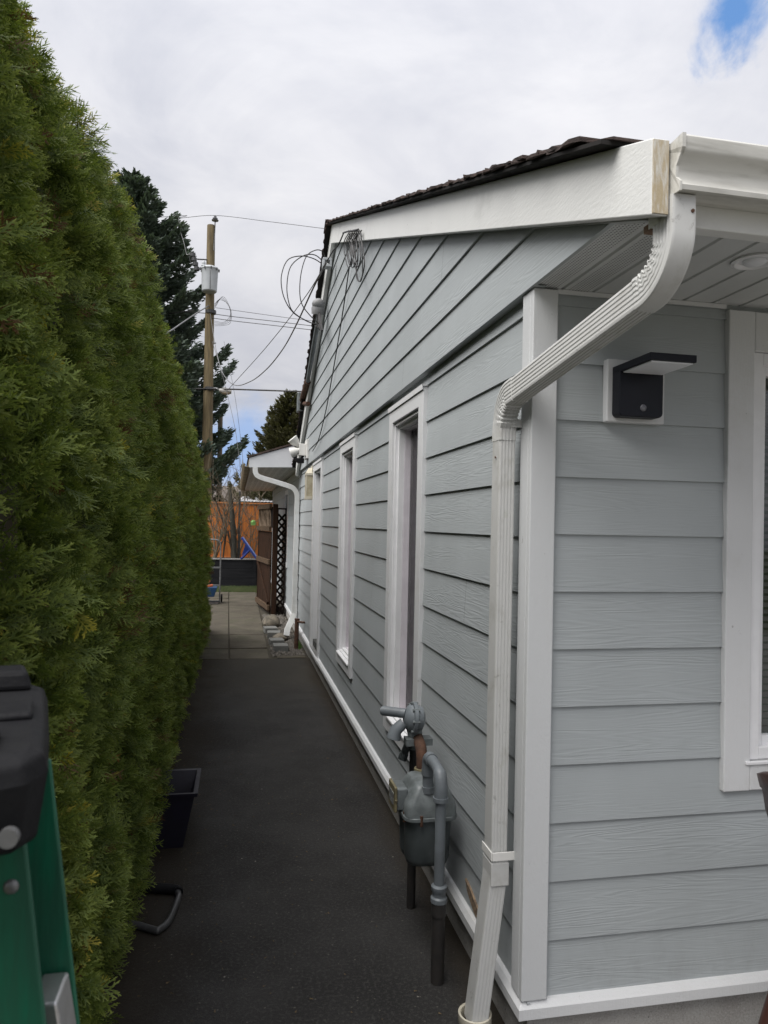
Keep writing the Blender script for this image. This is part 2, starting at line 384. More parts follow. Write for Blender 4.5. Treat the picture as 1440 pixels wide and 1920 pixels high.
        if bevel:
            bv = o.modifiers.new('bevel', 'BEVEL'); bv.width = bevel; bv.segments = seg; bv.limit_method = 'ANGLE'; bv.angle_limit = R(40)
            bv.harden_normals = False
        return o
def fast_mesh(name, V, Fq, mat, parent=None, col=None):
    V = np.asarray(V, np.float32).copy(); V[:, 2] += EYE
    org = ORG[parent.name] if parent is not None else np.array([V[:, 0].mean(), V[:, 1].mean(), V[:, 2].min()])
    V -= org.astype(np.float32); Fq = np.asarray(Fq, np.int32); k = Fq.shape[1]; nf = len(Fq)
    me = bpy.data.meshes.new(name); me.vertices.add(len(V)); me.vertices.foreach_set('co', V.ravel())
    me.loops.add(nf*k); me.loops.foreach_set('vertex_index', Fq.ravel()); me.polygons.add(nf)
    me.polygons.foreach_set('loop_start', np.arange(0, nf*k, k, dtype=np.int32))
    me.update(calc_edges=True)
    if col is not None:
        at_ = me.color_attributes.new('col', 'FLOAT_COLOR', 'POINT'); c4 = np.ones((len(V), 4), np.float32); c4[:, :3] = col
        at_.data.foreach_set('color', c4.ravel())
    me.materials.append(mat)
    o = bpy.data.objects.new(name, me); COL.objects.link(o); ORG[o.name] = org
    if parent is not None: o.parent = parent
    else: o.location = org
    return o
def arc(c, r, a0, a1, n, f): return [f(c[0]+r*math.cos(a0+(a1-a0)*i/n), c[1]+r*math.sin(a0+(a1-a0)*i/n)) for i in range(n+1)]
def spline(P, n=8):                # Catmull-Rom through the points
    P = [np.asarray(p, float) for p in P]; Q = [2*P[0]-P[1]]+P+[2*P[-1]-P[-2]]; out = []
    for i in range(1, len(Q)-2):
        for k in range(n):
            t = k/n; a, b, c, d = Q[i-1:i+3]
            out.append(.5*((2*b)+(c-a)*t+(2*a-5*b+4*c-d)*t*t+(3*b-a-3*c+d)*t**3))
    return out+[P[-1]]
def sweep(mb, pts, sec, crimp=None, bax=(1, 0, 0)):
    P = [np.asarray(p, float) for p in pts]; m = len(P); vs = []; n = len(sec)
    for i in range(m):
        T = nrm(P[min(i+1, m-1)]-P[max(i-1, 0)]); B = np.asarray(bax, float); B = nrm(B-T*np.dot(B, T)); N = np.cross(T, B)
        for b, q in sec:
            k = crimp(i, b, q) if crimp else 0.0
            vs.append(P[i]+B*b+N*(q+k))
    fs = [(i*n+k, i*n+(k+1) % n, (i+1)*n+(k+1) % n, (i+1)*n+k) for i in range(m-1) for k in range(n)]
    fs += [tuple(range(n-1, -1, -1)), tuple(range((m-1)*n, m*n))]
    return mb.add(vs, fs)
def ribsec(w, d, rib=.0016, nr=4, r=.006, on=(1, 1)):
    out = []; hw, hd = w/2, d/2
    def side(p, q, nx, ny, k):
        rb = rib*on[0 if nx else 1]
        N = 6*k+1
        for i in range(N):
            t = i/(N-1); s = .10+.80*t; x = p[0]+(q[0]-p[0])*s; y = p[1]+(q[1]-p[1])*s
            e = rb*(1 if (i % 6) in (2, 3, 4) and 0 < i < N-1 else 0); out.append((x-nx*e, y-ny*e))
    side((-hw, -hd), (hw, -hd), 0, -1, nr); out.append((hw-r*.3, -hd+r*.3))
    side((hw, -hd), (hw, hd), 1, 0, nr+1); out.append((hw-r*.3, hd-r*.3))
    side((hw, hd), (-hw, hd), 0, 1, nr); out.append((-hw+r*.3, hd-r*.3))
    side((-hw, hd), (-hw, -hd), -1, 0, nr+1); out.append((-hw+r*.3, -hd+r*.3))
    return out

# ------------------------------------------------------------------ ground, paving
G = -EYE
def sheet(name, x0, x1, y0, y1, z, mat, kind='structure', nx=1, ny=1, jit=0):
    mb = MB(); vs = []
    for j in range(ny+1):
        for i in range(nx+1):
            vs.append((x0+(x1-x0)*i/nx, y0+(y1-y0)*j/ny, z+(random.uniform(-jit, jit) if 0 < i < nx and 0 < j < ny else 0)))
    mb.add(vs, [(j*(nx+1)+i, j*(nx+1)+i+1, (j+1)*(nx+1)+i+1, (j+1)*(nx+1)+i) for j in range(ny) for i in range(nx)])
    o = mb.build(name, mat); o['kind'] = kind; return o
sheet('ground', -300, 300, -60, 500, G-.03, DIRT)
pv = sheet('asphalt_path', -.75, 9, -8, 9.47, G, ASPH)
ORG_A = ORG[pv.name]
pv.location = (0, 0, EYE+G)
V0 = np.array([v.co[:] for v in pv.data.vertices]); 
for v, c in zip(pv.data.vertices, V0): v.co = (c[0]+ORG_A[0], c[1]+ORG_A[1], 0)
mb = MB()                                          # concrete slabs, two columns, joints left open over the soil
rows_l = [9.474, 10.25, 11.46, 12.75, 14.1, 15.4, 16.8, 18.35]; rows_r = [9.474, 10.22, 10.76, 11.46, 12.72, 14.1, 15.5, 16.8, 18.35]
for rows, xa, xb in ((rows_l, -.86, lambda y: -.058-.0105*(y-9.5)), (rows_r, lambda y: -.038-.0105*(y-9.5), lambda y: .455+.006*(y-9.5))):
    for a, b in zip(rows[:-1], rows[1:]):
        f = lambda q, y: q(y) if callable(q) else q
        h = random.uniform(-.004, .006); t = random.uniform(-.006, .006)
        a2, b2 = a+.012, b-.012
        mb.hexa([(f(xa, a2), a2, G-.05), (f(xb, a2), a2, G-.05), (f(xb, b2), b2, G-.05), (f(xa, b2), b2, G-.05),
                 (f(xa, a2), a2, G+.008+h), (f(xb, a2), a2, G+.008+h+t), (f(xb, b2), b2, G+.008+h+t), (f(xa, b2), b2, G+.008+h)])
o = mb.build('paving_path', SLAB, bevel=.006); o['kind'] = 'structure'
bounce_sheet = sheet('patio', .98, 9.0, -7.5, 2.20, G+.004, concrete_mat('bounce_concrete', (.17, .162, .15), (.22, .21, .195), None, 3))  # pale front yard sheet, added to bounce light onto soffit and front wall
sheet('soil', -2.2, 1.6, 9.45, 18.5, G-.012, M('damp_soil', (.035, .028, .020), (.055, .048, .03), 6, .95, 60, .8, .02))

# ------------------------------------------------------------------ the house
AX, BY = 0.962, 2.248                               # side wall plane, front wall plane
XE, YR = 9.0, 11.25
house = thing('house', (AX, BY, G), 'single storey grey blue clapboard house with white trim beside the asphalt path', 'house')
def siding(mb, rows, ulim, openings, emit, t=.0095, seams=()):
    for z0, z1 in rows:
        cuts = sorted({z0, z1} | {z for o_ in openings for z in o_[2:4] if z0 < z < z1})
        for za, zb in zip(cuts[:-1], cuts[1:]):
            fa, fb = t*(1-(za-z0)/(z1-z0)), t*(1-(zb-z0)/(z1-z0))
            la, ra = ulim(za); lb, rb = ulim(zb)
            if ra-la < .02 and rb-lb < .02: continue
            holes = sorted([o_ for o_ in openings if o_[2] < zb-1e-6 and o_[3] > za+1e-6])
            segs = []; ca, cb = la, lb
            for h in holes:
                segs.append((ca, h[0], cb, h[0])); ca = cb = h[1]
            segs.append((ca, ra, cb, rb))
            for a0, a1, b0, b1 in segs:
                if a1-a0 < .004 and b1-b0 < .004: continue
                pieces = [(a0, a1, b0, b1)]
                for su, sz in seams:
                    if z0-1e-6 <= sz < z1 and max(a0, b0)+.02 < su < min(a1, b1)-.02:
                        pieces = [(a0, su-.0009, b0, su-.0009), (su+.0009, a1, su+.0009, b1)]
                for p in pieces:
                    emit(mb, p, za, zb, fa, fb, za == z0)
def emit_side(X):
    def e(mb, p, za, zb, fa, fb, lip):
        a0, a1, b0, b1 = p
        mb.add([(X-fa, a0, za), (X-fa, a1, za), (X-fb, b1, zb), (X-fb, b0, zb)], [(0, 3, 2, 1)])
        if lip: mb.add([(X-fa, a0, za), (X+.004, a0, za), (X+.004, a1, za), (X-fa, a1, za)], [(0, 1, 2, 3)])
    return e
def emit_front(Y):
    def e(mb, p, za, zb, fa, fb, lip):
        a0, a1, b0, b1 = p
        mb.add([(a0, Y-fa, za), (a1, Y-fa, za), (b1, Y-fb, zb), (b0, Y-fb, zb)], [(0, 1, 2, 3)])
        if lip: mb.add([(a0, Y-fa, za), (a1, Y-fa, za), (a1, Y+.004, za), (a0, Y+.004, za)], [(0, 3, 2, 1)])
    return e
W1, W2, DR = (3.645, 4.50, -1.265, .722), (5.87, 6.725, -1.265, .735), (8.22, 9.16, -1.54, .735)
FW = (1.66, 3.3, -.895, .772)
S = .19
rows = [(.728-S*(k+1), .728-S*k) for k in range(12)]; rows = [(max(a, -1.535), b) for a, b in rows] + [(.728, .80)]
mb = MB(); seams_s = [(5.25, .5), (7.6, .1), (2.95, -.3), (5.1, -.45), (7.3, -.9), (3.2, -1.42), (10.3, -.1)]
siding(mb, rows, lambda z: (BY-.03, YR), [W1, W2, DR], emit_side(AX), seams=seams_s)
mb.build('side_wall', SID, house)
rows_f = [(.740-S*(k+1), .740-S*k) for k in range(12)] + [(.740, .800)]
mb = MB(); siding(mb, rows_f, lambda z: (AX-.02, XE), [FW], emit_front(BY)); mb.build('front_wall', SID, house)
# gable: raised clapboards under the two roof slopes
SLN, SLF = .3700, .545
RY, RZ = 7.26, 3.015                                # outer top of the rake boards at the ridge
def rake_top(y): return RZ-(RY-y)*SLN if y <= RY else RZ-(y-RY)*SLF
GX = .932; rows_g = [(.785+.187*k, .785+.187*(k+1)) for k in range(13)]
def glim(z):
    zz = z+.05
    return (max(1.47, RY-(RZ-zz)/SLN), min(YR, RY+(RZ-zz)/SLF))
mb = MB(); siding(mb, rows_g, glim, [], emit_side(GX), seams=[(3.3, 1.2), (2.75, .9), (4.9, 1.6), (6.6, 1.0), (4.1, .9), (8.3, 1.4)])
mb.add([(GX+.0045, 2.2, .7865), (AX+.01, 2.2, .7865), (AX+.01, YR, .7865), (GX+.0045, YR, .7865)], [(0, 1, 2, 3)])
mb.build('gable_wall', SID, house)
mb = MB()                                          # sheathing behind the boards, so no light leaks through
def wallbox(mb, x0, x1, segs):
    for y0, y1, z0, z1 in segs: mb.box(x0, x1, y0, y1, z0, z1)
def frame_cut(u0, u1, z0, z1, holes):
    out = []; cu = u0
    for h in sorted(holes):
        out += [(cu, h[0], z0, z1), (h[0], h[1], z0, h[2]), (h[0], h[1], h[3], z1)]; cu = h[1]
    out.append((cu, u1, z0, z1)); return [o_ for o_ in out if o_[1]-o_[0] > 1e-4 and o_[3]-o_[2] > 1e-4]
inset = lambda o_, d: (o_[0]+d, o_[1]-d, o_[2]+d, o_[3]-d)
wallbox(mb, AX+.005, AX+.088, frame_cut(BY+.13, YR, -1.55, .79, [inset(W1, .1), inset(W2, .1), inset(DR, .1)]))
for x0, x1, z0, z1 in frame_cut(AX+.005, XE, -1.55, .79, [inset(FW, .1)]): mb.box(x0, x1, BY+.005, BY+.13, z0, z1)
mb.prism([(1.6, .80), (YR-.1, .80), (YR-.1, rake_top(YR-.1)-.06), (RY, RZ-.06), (1.6, rake_top(1.6)-.06)],
         lambda y, z: (GX+.006, y, z), lambda y, z: (GX+.06, y, z))
mb.box(XE-.1, XE, BY+.14, YR, -1.55, .79); mb.box(AX+.14, XE-.11, YR-.12, YR, -1.55, .79)
mb.build('sheathing', DARKROOM, house)
mb = MB(); mb.box(AX+.012, XE, BY+.014, YR, G-.05, -1.575); mb.build('foundation', CONC, house)
mb = MB()                                          # water table: sloped drip strip all round the base
prof = [(0, -1.527), (-.020, -1.531), (-.034, -1.548), (-.034, -1.583), (-.012, -1.583), (0, -1.577)]
k_ = len(prof)                                    # one run mitred round the corner, a second run past the joint
mb.add([(AX-.004+d, 8.163, z) for d, z in prof]+[(AX-.004+d, BY-.002+d, z) for d, z in prof]+[(XE, BY-.002+d, z) for d, z in prof],
       [tuple(range(k_))]+[(r_*k_+q, r_*k_+(q+1) % k_, (r_+1)*k_+(q+1) % k_, (r_+1)*k_+q) for r_ in (0, 1) for q in range(k_)]+[tuple(range(3*k_-1, 2*k_-1, -1))])
mb.prism(prof, lambda d, z: (AX-.008+d, 8.167, z), lambda d, z: (AX-.008+d, YR, z))
mb.build('base_trim', TRIM, house, bevel=.002)
mb = MB(); mb.box(.933, 1.021, BY-.031, BY-.006, -1.526, .784); mb.box(.933, .957, BY-.006, 2.308, -1.526, .782)
mb.build('corner_board', POST, house, bevel=.004, seg=3)
# rake boards with the bare near end
mb = MB(); RX0, RX1 = .872, .911; H = .170
mb.hexa([(RX0, 1.43, rake_top(1.43)-H), (RX1, 1.43, rake_top(1.43)-H), (RX1, RY, RZ-H*1.1), (RX0, RY, RZ-H*1.1),
         (RX0, 1.43, rake_top(1.43)), (RX1, 1.43, rake_top(1.43)), (RX1, RY, RZ), (RX0, RY, RZ)])
rk = mb.build('rake_board', RAKE, house, bevel=.003)
mb = MB(); mb.box(RX0+.001, RX1-.001, 1.426, 1.4305, rake_top(1.43)-H+.004, rake_top(1.43)-.004); mb.build('bare_end', BRWOOD, rk)
mb = MB(); HF = .19
mb.hexa([(RX0, RY+.001, RZ-H*1.1), (RX1, RY+.001, RZ-H*1.1), (RX1, YR-.1, rake_top(YR-.1)-HF), (RX0, YR-.1, rake_top(YR-.1)-HF),
         (RX0, RY+.001, RZ), (RX1, RY+.001, RZ), (RX1, YR-.1, rake_top(YR-.1)), (RX0, YR-.1, rake_top(YR-.1))])
mb.build('rake_board', RAKE, house, bevel=.003)
mb = MB()                                          # packing between rake boards and gable wall
for ya, yb in ((1.52, RY), (RY, YR-.1)):
    mb.hexa([(RX1+.001, ya, rake_top(ya)-H-.004), (GX+.02, ya, rake_top(ya)-H-.004), (GX+.02, yb, rake_top(yb)-H-.004), (RX1+.001, yb, rake_top(yb)-H-.004),
             (RX1+.001, ya, rake_top(ya)-.03), (GX+.02, ya, rake_top(ya)-.03), (GX+.02, yb, rake_top(yb)-.03), (RX1+.001, yb, rake_top(yb)-.03)])
mb.build('rake_packing', M('packing_grey', (.40, .41, .40), (.33, .34, .33), 5, .7), house)
mb = MB(); mb.box(.914, .945, 1.50, 1.53, .688, .705); mb.build('sub_fascia_end', M('raw_brown_wood', (.22, .14, .085), (.15, .09, .06), 9, .8), house)
# roof: tilted shingle courses with a ragged rake edge
mb = MB(); XO = .818
def course(y0, y1, za, zb, th, x0):
    n = 5; vs = []
    for i in range(n+1):
        t = i/n; y = y0+(y1-y0)*t; z = za+(zb-za)*t; x = x0+random.uniform(-.010, .010)
        vs += [(x, y, z), (XE+.3, y, z), (x+random.uniform(-.004, .004), y, z+th+random.uniform(-.003, .004)), (XE+.3, y, z+th)]
    fs = []
    for i in range(n):
        a, b = 4*i, 4*i+4; fs += [(a, b, b+1, a+1), (a+2, a+3, b+3, b+2), (a, a+2, b+2, b)]
    fs += [(0, 1, 3, 2), (4*n, 4*n+2, 4*n+3, 4*n+1)]; mb.add(vs, fs)
y = 1.56; k = 0
while y < RY:
    y1 = min(y+.20, RY+.03); lift = .009 if k else .0
    course(y, y1, rake_top(y)+.014+lift, rake_top(y1)+.013, .009 if k else .006, XO+(.0 if k else .03)); y += .118; k += 1
y = YR+.02; k = 0
while y > RY:
    y1 = max(y-.20, RY-.02); course(y, y1, rake_top(max(y, RY))+.020, rake_top(max(y1, RY))+.010, .009, XO); y -= .135
rf = mb.build('roof', SHING, house)
mb = MB()
for ya, yb in ((1.575, RY), (RY+.001, YR)):
    mb.hexa([(XO+.008, ya, rake_top(ya)+.0025), (XE+.3, ya, rake_top(ya)+.0025), (XE+.3, yb, rake_top(yb)+.0025), (XO+.008, yb, rake_top(yb)+.0025),
             (XO+.008, ya, rake_top(ya)+.0125), (XE+.3, ya, rake_top(ya)+.0125), (XE+.3, yb, rake_top(yb)+.0125), (XO+.008, yb, rake_top(yb)+.0125)])
mb.build('roof_deck', SHINGD, rf)
mb = MB(); mb.hexa([(XO-.012, RY-.15, RZ-.15*SLN+.034), (XE+.3, RY-.15, RZ-.15*SLN+.034), (XE+.3, RY, RZ+.036), (XO-.012, RY, RZ+.036),
                    (XO-.012, RY-.15, RZ-.15*SLN+.044), (XE+.3, RY-.15, RZ-.15*SLN+.044), (XE+.3, RY, RZ+.048), (XO-.012, RY, RZ+.048)])
mb.hexa([(XO-.012, RY+.001, RZ+.036), (XE+.3, RY+.001, RZ+.036), (XE+.3, RY+.14, RZ-.14*SLF+.034), (XO-.012, RY+.14, RZ-.14*SLF+.034),
         (XO-.012, RY+.001, RZ+.048), (XE+.3, RY+.001, RZ+.048), (XE+.3, RY+.14, RZ-.14*SLF+.044), (XO-.012, RY+.14, RZ-.14*SLF+.044)])
mb.build('ridge_cap', SHING, rf)
# front eave: fascia, soffit, gutter, downspout
mb = MB(); mb.box(RX1+.001, XE, 1.472, 1.510, .690, .855); mb.build('fascia', RAKE, house, bevel=.003)
mb = MB(); y0, y1 = 1.5105, BY+.01; zs_ = .792; x = .936
while x < XE:
    w = min(.112, XE-x)
    mb.add([(x, y0, zs_), (x+w-.014, y0, zs_), (x+w-.014, y1, zs_), (x, y1, zs_)], [(0, 3, 2, 1)])
    mb.add([(x+w-.014, y0, zs_), (x+w-.010, y0, zs_+.010), (x+w-.010, y1, zs_+.010), (x+w-.014, y1, zs_)], [(0, 3, 2, 1)])
    mb.add([(x+w-.010, y0, zs_+.010), (x+w-.004, y0, zs_+.010), (x+w-.004, y1, zs_+.010), (x+w-.010, y1, zs_+.010)], [(0, 3, 2, 1)])
    mb.add([(x+w-.004, y0, zs_+.010), (x+w, y0, zs_), (x+w, y1, zs_), (x+w-.004, y1, zs_+.010)], [(0, 3, 2, 1)])
    x += .112
sf = mb.build('soffit', SOFF, house)
for v in sf.data.vertices: v.co = Vector(v.co)+Vector(ORG[house.name]-np.array([0, 0, EYE]))
sf.location = -Vector(ORG[house.name]-np.array([0, 0, EYE]))
mb = MB(); mb.box(.936, XE, 1.5107, 1.532, .778, .7905); mb.box(1.023, 1.655, BY-.016, BY-.0105, .776, .7905); mb.build('soffit_channel', TRIM, house)
mb = MB()                                          # K-style gutter, open on top
og = [(1.398, .741), (1.396, .751), (1.405, .759), (1.4095, .772), (1.4085, .788), (1.402, .803), (1.394, .813), (1.3875, .818), (1.385, .825), (1.3845, .850)]
kp = [(1.470, .852), (1.470, .745)]+og+[(1.388, .855), (1.392, .850)]+[(a+.005, b+.003) for a, b in og[-2:0:-1]]+[(1.463, .750), (1.463, .852)]
kp = [(a, b-.004) for a, b in kp]
mb.prism(kp, lambda a, b: (.922, a, b), lambda a, b: (XE, a, b))
gt = mb.build('gutter', GUT, house, smooth=35)
mb = MB(); mb.prism([(1.4705, .848), (1.4705, .735), (1.394, .732), (1.393, .752), (1.407, .766), (1.406, .790), (1.392, .812), (1.3815, .820), (1.3805, .850)], lambda a, b: (.915+.002*math.sin(a*190), a, b), lambda a, b: (.9215, a, b)); mb.build('end_cap', GUT, gt)
sec = ribsec(.057, .076)
mb = MB(); top = [(.943, 1.455, .735), (.943, 1.455, .655)]
a1 = [(.943-.010*t, 1.455+.10-.10*math.cos(t*math.pi*.46), .655-.10*math.sin(t*math.pi*.46)) for t in np.linspace(0, 1, 29)[1:]]
e1 = a1[-1]; e2 = (.887, 2.262, .440)
sweep(mb, top+a1+[tuple(np.array(e1)+(np.array(e2)-np.array(e1))*.02)], ribsec(.060, .080, on=(1, 0)),
      crimp=lambda i, b, q: ((.006 if (i % 4) < 2 else -.002)*max(0., min(1., (-q+.02)/.05)) if 3 < i < 29 else 0.))
eb1 = mb; mb = MB(); dsp = MB(); d0 = np.array(e1)-(np.array(e2)-np.array(e1))*.02
sweep(dsp, [tuple(d0), e2], sec)
a2 = [(.887, 2.262+.075*math.sin(t*math.pi*.47), .440-.022*t-.078*(1-math.cos(t*math.pi*.47))) for t in np.linspace(0, 1, 25)]
a2 += [(.887, 2.3415, .335), (.887, 2.342, .292)]
sweep(mb, [tuple(np.array(e2)-(np.array(e2)-np.array(e1))*.06)]+a2, ribsec(.061, .080),
      crimp=lambda i, b, q: ((.005 if (i % 4) < 2 else -.002)*max(0., min(1., (q+.025)/.05)) if 2 < i < 25 else 0.))
sweep(dsp, [(.887, 2.342, .325), (.885, 2.347, -1.165)], ribsec(.057, .076, on=(0, 1)))
lo0 = (.885, 2.347, -1.135); lo1 = (.828, 2.352, -1.66)
sweep(dsp, [tuple(np.array(lo0)+np.array([0, 0, -.03])), lo1], ribsec(.060, .080, .0008, on=(0, 1)))
ds = dsp.build('downspout', SPOUT, house, smooth=30)
eb1.build('elbow', SPOUT, ds, smooth=30); mb.build('elbow', SPOUT, ds, smooth=30)
mb = MB(); mb.box(.853, .857, 2.300, 2.394, -1.108, -1.080); mb.box(.857, .948, 2.297, 2.3005, -1.108, -1.080); mb.box(.945, .9485, 2.300, 2.312, -1.115, -1.073); mb.build('strap', WHITEPL, ds, bevel=.001)
mb = MB(); mb.box(.855, .9185, 2.303, 2.391, -1.195, -1.118); mb.build('joint_sleeve', SPOUT, ds, bevel=.003)
mb = MB(); mb.box(.90, .945, 2.296, 2.2995, .335, .362); mb.box(.938, .941, 2.28, 2.31, .32, .365); mb.build('strap', SPOUT, ds)
mb = MB(); mb.cyl((.962, 1.4165, .700), (.962, 1.4125, .700), .0042, n=10); mb.build('screw', RUST, ds)
mb = MB(); mb.cyl((.8558, 2.335, .235), (.8535, 2.335, .235), .004, n=8); mb.build('screw', RUST, ds)
# windows and door
def picture_frame(mb, X0, X1, o_, w, wt=None, wb=None):   # four flat boards, butted
    u0, u1, z0, z1 = o_; wt = wt or w; wb = wb or w
    mb.box(X0, X1, u0, u0+w, z0, z1); mb.box(X0, X1, u1-w, u1, z0, z1)
    mb.box(X0, X1, u0+w+.0005, u1-w-.0005, z1-wt, z1-.0008); mb.box(X0, X1, u0+w+.0005, u1-w-.0005, z0+.0008, z0+wb)
MAUVE = M('greyish_vinyl', (.70, .66, .70), (.62, .58, .62), rough=.5, bstr=.03)
def side_window(o_):
    u0, u1, z0, z1 = o_; mb = MB()
    picture_frame(mb, AX-.028, AX+.015, o_, .098, .095, .10); w = mb.build('window', TRIM, house, bevel=.003)
    mb = MB(); mb.box(AX-.034, AX+.006, u0-.006, u1+.006, z1+.0005, z1+.010); mb.box(AX-.036, AX-.031, u0-.006, u1+.006, z1-.018, z1+.010); mb.build('head_flashing', TRIM, w)
    mb = MB(); i1 = inset(o_, .098)
    for X0, X1, d in ((AX-.012, AX+.020, .016), (AX+.010, AX+.045, .034)):
        u = inset(i1, 0); picture_frame(mb, X0, X1, (u[0]+.001, u[1]-.001, u[2]+.001, u[3]-.001), d)
    mb.build('sash', VINYL, w, bevel=.002)
    mb = MB(); picture_frame(mb, AX+.0455, AX+.092, (i1[0]+.001, i1[1]-.001, i1[2]+.001, i1[3]-.001), .040); mb.build('inner_sash', MAUVE, w, bevel=.002)
    mb = MB(); g = inset(i1, .038); mb.box(AX+.084, AX+.087, *g); mb.build('pane', GLASS, w)
    mb = MB(); mb.hexa([(AX-.040, i1[0], i1[2]-.012), (AX+.02, i1[0], i1[2]-.004), (AX+.02, i1[1], i1[2]-.004), (AX-.040, i1[1], i1[2]-.012),
                        (AX-.040, i1[0], i1[2]+.002), (AX+.02, i1[0], i1[2]+.012), (AX+.02, i1[1], i1[2]+.012), (AX-.040, i1[1], i1[2]+.002)])
    mb.build('sill', VINYL, w, bevel=.002)
    return w
side_window(W1); side_window(W2)
ROOM = M('cream_room_wall', (.66, .64, .58), (.60, .58, .53), rough=.9); GROOM = M('deep_green_room_wall', (.12, .25, .16), (.10, .21, .135), rough=.8)
for y_ in (5.10, 7.90): mb = MB(); mb.box(AX+.10, 5.5, y_, y_+.03, -1.5, .76); mb.build('green_room_wall', GROOM, house)
mb = MB(); mb.box(5.5, 5.53, 2.40, 7.95, -1.5, .76); mb.box(AX+.095, 5.53, 2.39, 7.95, .762, .775); mb.box(AX+.095, 5.53, 2.39, 7.95, -1.56, -1.53); mb.build('interior_wall', ROOM, house)
mb = MB(); u0, u1, z0, z1 = DR
mb.box(AX-.028, AX+.03, u0, u0+.098, z0, z1); mb.box(AX-.028, AX+.03, u1-.098, u1, z0, z1); mb.box(AX-.028, AX+.03, u0+.0985, u1-.0985, z1-.098, z1-.0008)
mb.box(AX-.006, AX+.14, u0+.099, u0+.115, z0, z1-.099); mb.box(AX-.006, AX+.14, u1-.115, u1-.099, z0, z1-.099); mb.box(AX-.006, AX+.14, u0+.1155, u1-.1155, z1-.116, z1-.099)
door = mb.build('door', TRIM, house, bevel=.003)
mb = MB(); mb.box(AX-.034, AX+.006, u0-.006, u1+.006, z1+.0005, z1+.010); mb.box(AX-.036, AX-.031, u0-.006, u1+.006, z1-.018, z1+.010); mb.build('head_flashing', TRIM, door)
mb = MB(); mb.box(AX+.075, AX+.115, u0+.118, u1-.118, z0+.03, z1-.12)
for a, b in ((-1.40, -.75), (-.62, .50)): picture_frame(mb, AX+.066, AX+.0755, (u0+.22, u1-.22, a, b), .03)
mb.build('door_panel', VINYL, door, bevel=.002)
mb = MB(); mb.tube([(AX+.075, 8.42, -.36), (AX+.03, 8.42, -.36), (AX+.03, 8.53, -.36)], .010, 8); mb.cyl((AX+.075, 8.42, -.36), (AX+.06, 8.42, -.36), .03, n=16); mb.build('handle', STEEL, door, smooth=35); mb = MB(); mb.cyl((AX+.075, 8.42, -.22), (AX+.05, 8.42, -.22), .028, n=16); mb.build('lock', STEEL, door, smooth=35)
mb = MB(); mb.box(AX-.03, AX+.15, u0+.117, u1-.117, z0-.01, z0+.022); mb.build('threshold', ALU, door)
mb = MB(); u0, u1, z0, z1 = FW                     # front window
Y0, Y1 = BY-.026, BY+.015
def pf_front(mb, Y0, Y1, o_, w, wt=None, wb=None):
    u0, u1, z0, z1 = o_; wt = wt or w; wb = wb or w
    mb.box(u0, u0+w, Y0, Y1, z0, z1); mb.box(u1-w, u1, Y0, Y1, z0, z1)
    mb.box(u0+w+.0005, u1-w-.0005, Y0, Y1, z1-wt, z1-.0008); mb.box(u0+w+.0005, u1-w-.0005, Y0, Y1, z0+.0008, z0+wb)
pf_front(mb, Y0, Y1, FW, .102, .14, .102); wf = mb.build('window', TRIM, house, bevel=.004)
i1 = (FW[0]+.103, FW[1]-.103, FW[2]+.103, FW[3]-.141)
mb = MB()
for ya, yb, d in ((BY-.015, BY+.02, .042), (BY+.012, BY+.05, .074)): pf_front(mb, ya, yb, i1, d)
mb.build('sash', VINYL, wf, bevel=.002)
mb = MB(); mb.box(i1[0]+.07, i1[1]-.07, BY+.036, BY+.040, i1[2]+.07, i1[3]-.07); mb.build('pane', GLASS, wf)
mb = MB(); mb.box(i1[0]-.02, i1[1]+.02, BY-.034, BY-.016, i1[2]-.012, i1[2]-.001); mb.build('sill', VINYL, wf, bevel=.002)
mb = MB()
for k in range(62): 
    zz = i1[2]+.04+k*.0252; mb.add([(i1[0]+.03, BY+.085, zz), (i1[1]-.03, BY+.085, zz), (i1[1]-.03, BY+.105, zz+.014), (i1[0]+.03, BY+.105, zz+.014)], [(0, 1, 2, 3)])
mb.build('blind', M('grey_blind', (.20, .21, .20), (.16, .17, .16), 3, .7), wf)
# rear wing with a lower roof over the path
mb = MB(); EX, EY0, EY1 = .956, YR+.002, 20.0; WX = (13.6, 14.5, -.85, .62)
siding(mb, [(.70-S*(k+1), .70-S*k) for k in range(12)]+[(.70, .84)], lambda z: (EY0, EY1), [WX], emit_side(EX))
mb.build('rear_wall', SID, house)
mb = MB(); mb.box(EX+.005, 6, EY0, EY1, -1.56, .84); mb.build('rear_sheathing', DARKROOM, house)
mb = MB(); mb.box(EX+.012, 6, EY0+.01, EY1, G-.05, -1.56); mb.build('rear_foundation', CONC, house)
mb = MB(); mb.box(EX-.03, EX-.003, EY0, EY1, -1.583, -1.53); mb.build('base_trim', TRIM, house, bevel=.002)
mb = MB(); picture_frame(mb, EX-.022, EX+.004, WX, .09); mb.build('window', TRIM, house, bevel=.003)
mb = MB(); mb.box(EX+.001, EX+.0045, WX[0]+.09, WX[1]-.09, WX[2]+.09, WX[3]-.09); mb.build('pane', GLASS, house)
mb = MB(); YE = 20.1
mb.prism([(.170, .825), (.92, .855), (.92, 1.215), (.170, .972)], lambda x, z: (x, YR-.002, z), lambda x, z: (x, YR+.028, z)); mb.build('rake_board', M('grey_white_board', (.60, .61, .63), (.55, .56, .58), 2, .6), house, bevel=.002)
mb = MB(); mb.prism([(.172, .829), (EX+.01, .852), (EX+.01, .862), (.172, .839)], lambda x, z: (x, YR+.0285, z), lambda x, z: (x, YE, z)); mb.build('soffit', SOFF, house)
mb = MB(); mb.box(.170, .190, YR+.029, YE, .80, .965); mb.build('fascia', M('brown_fascia', (.17, .13, .085), (.10, .075, .05), 4, .7), house)
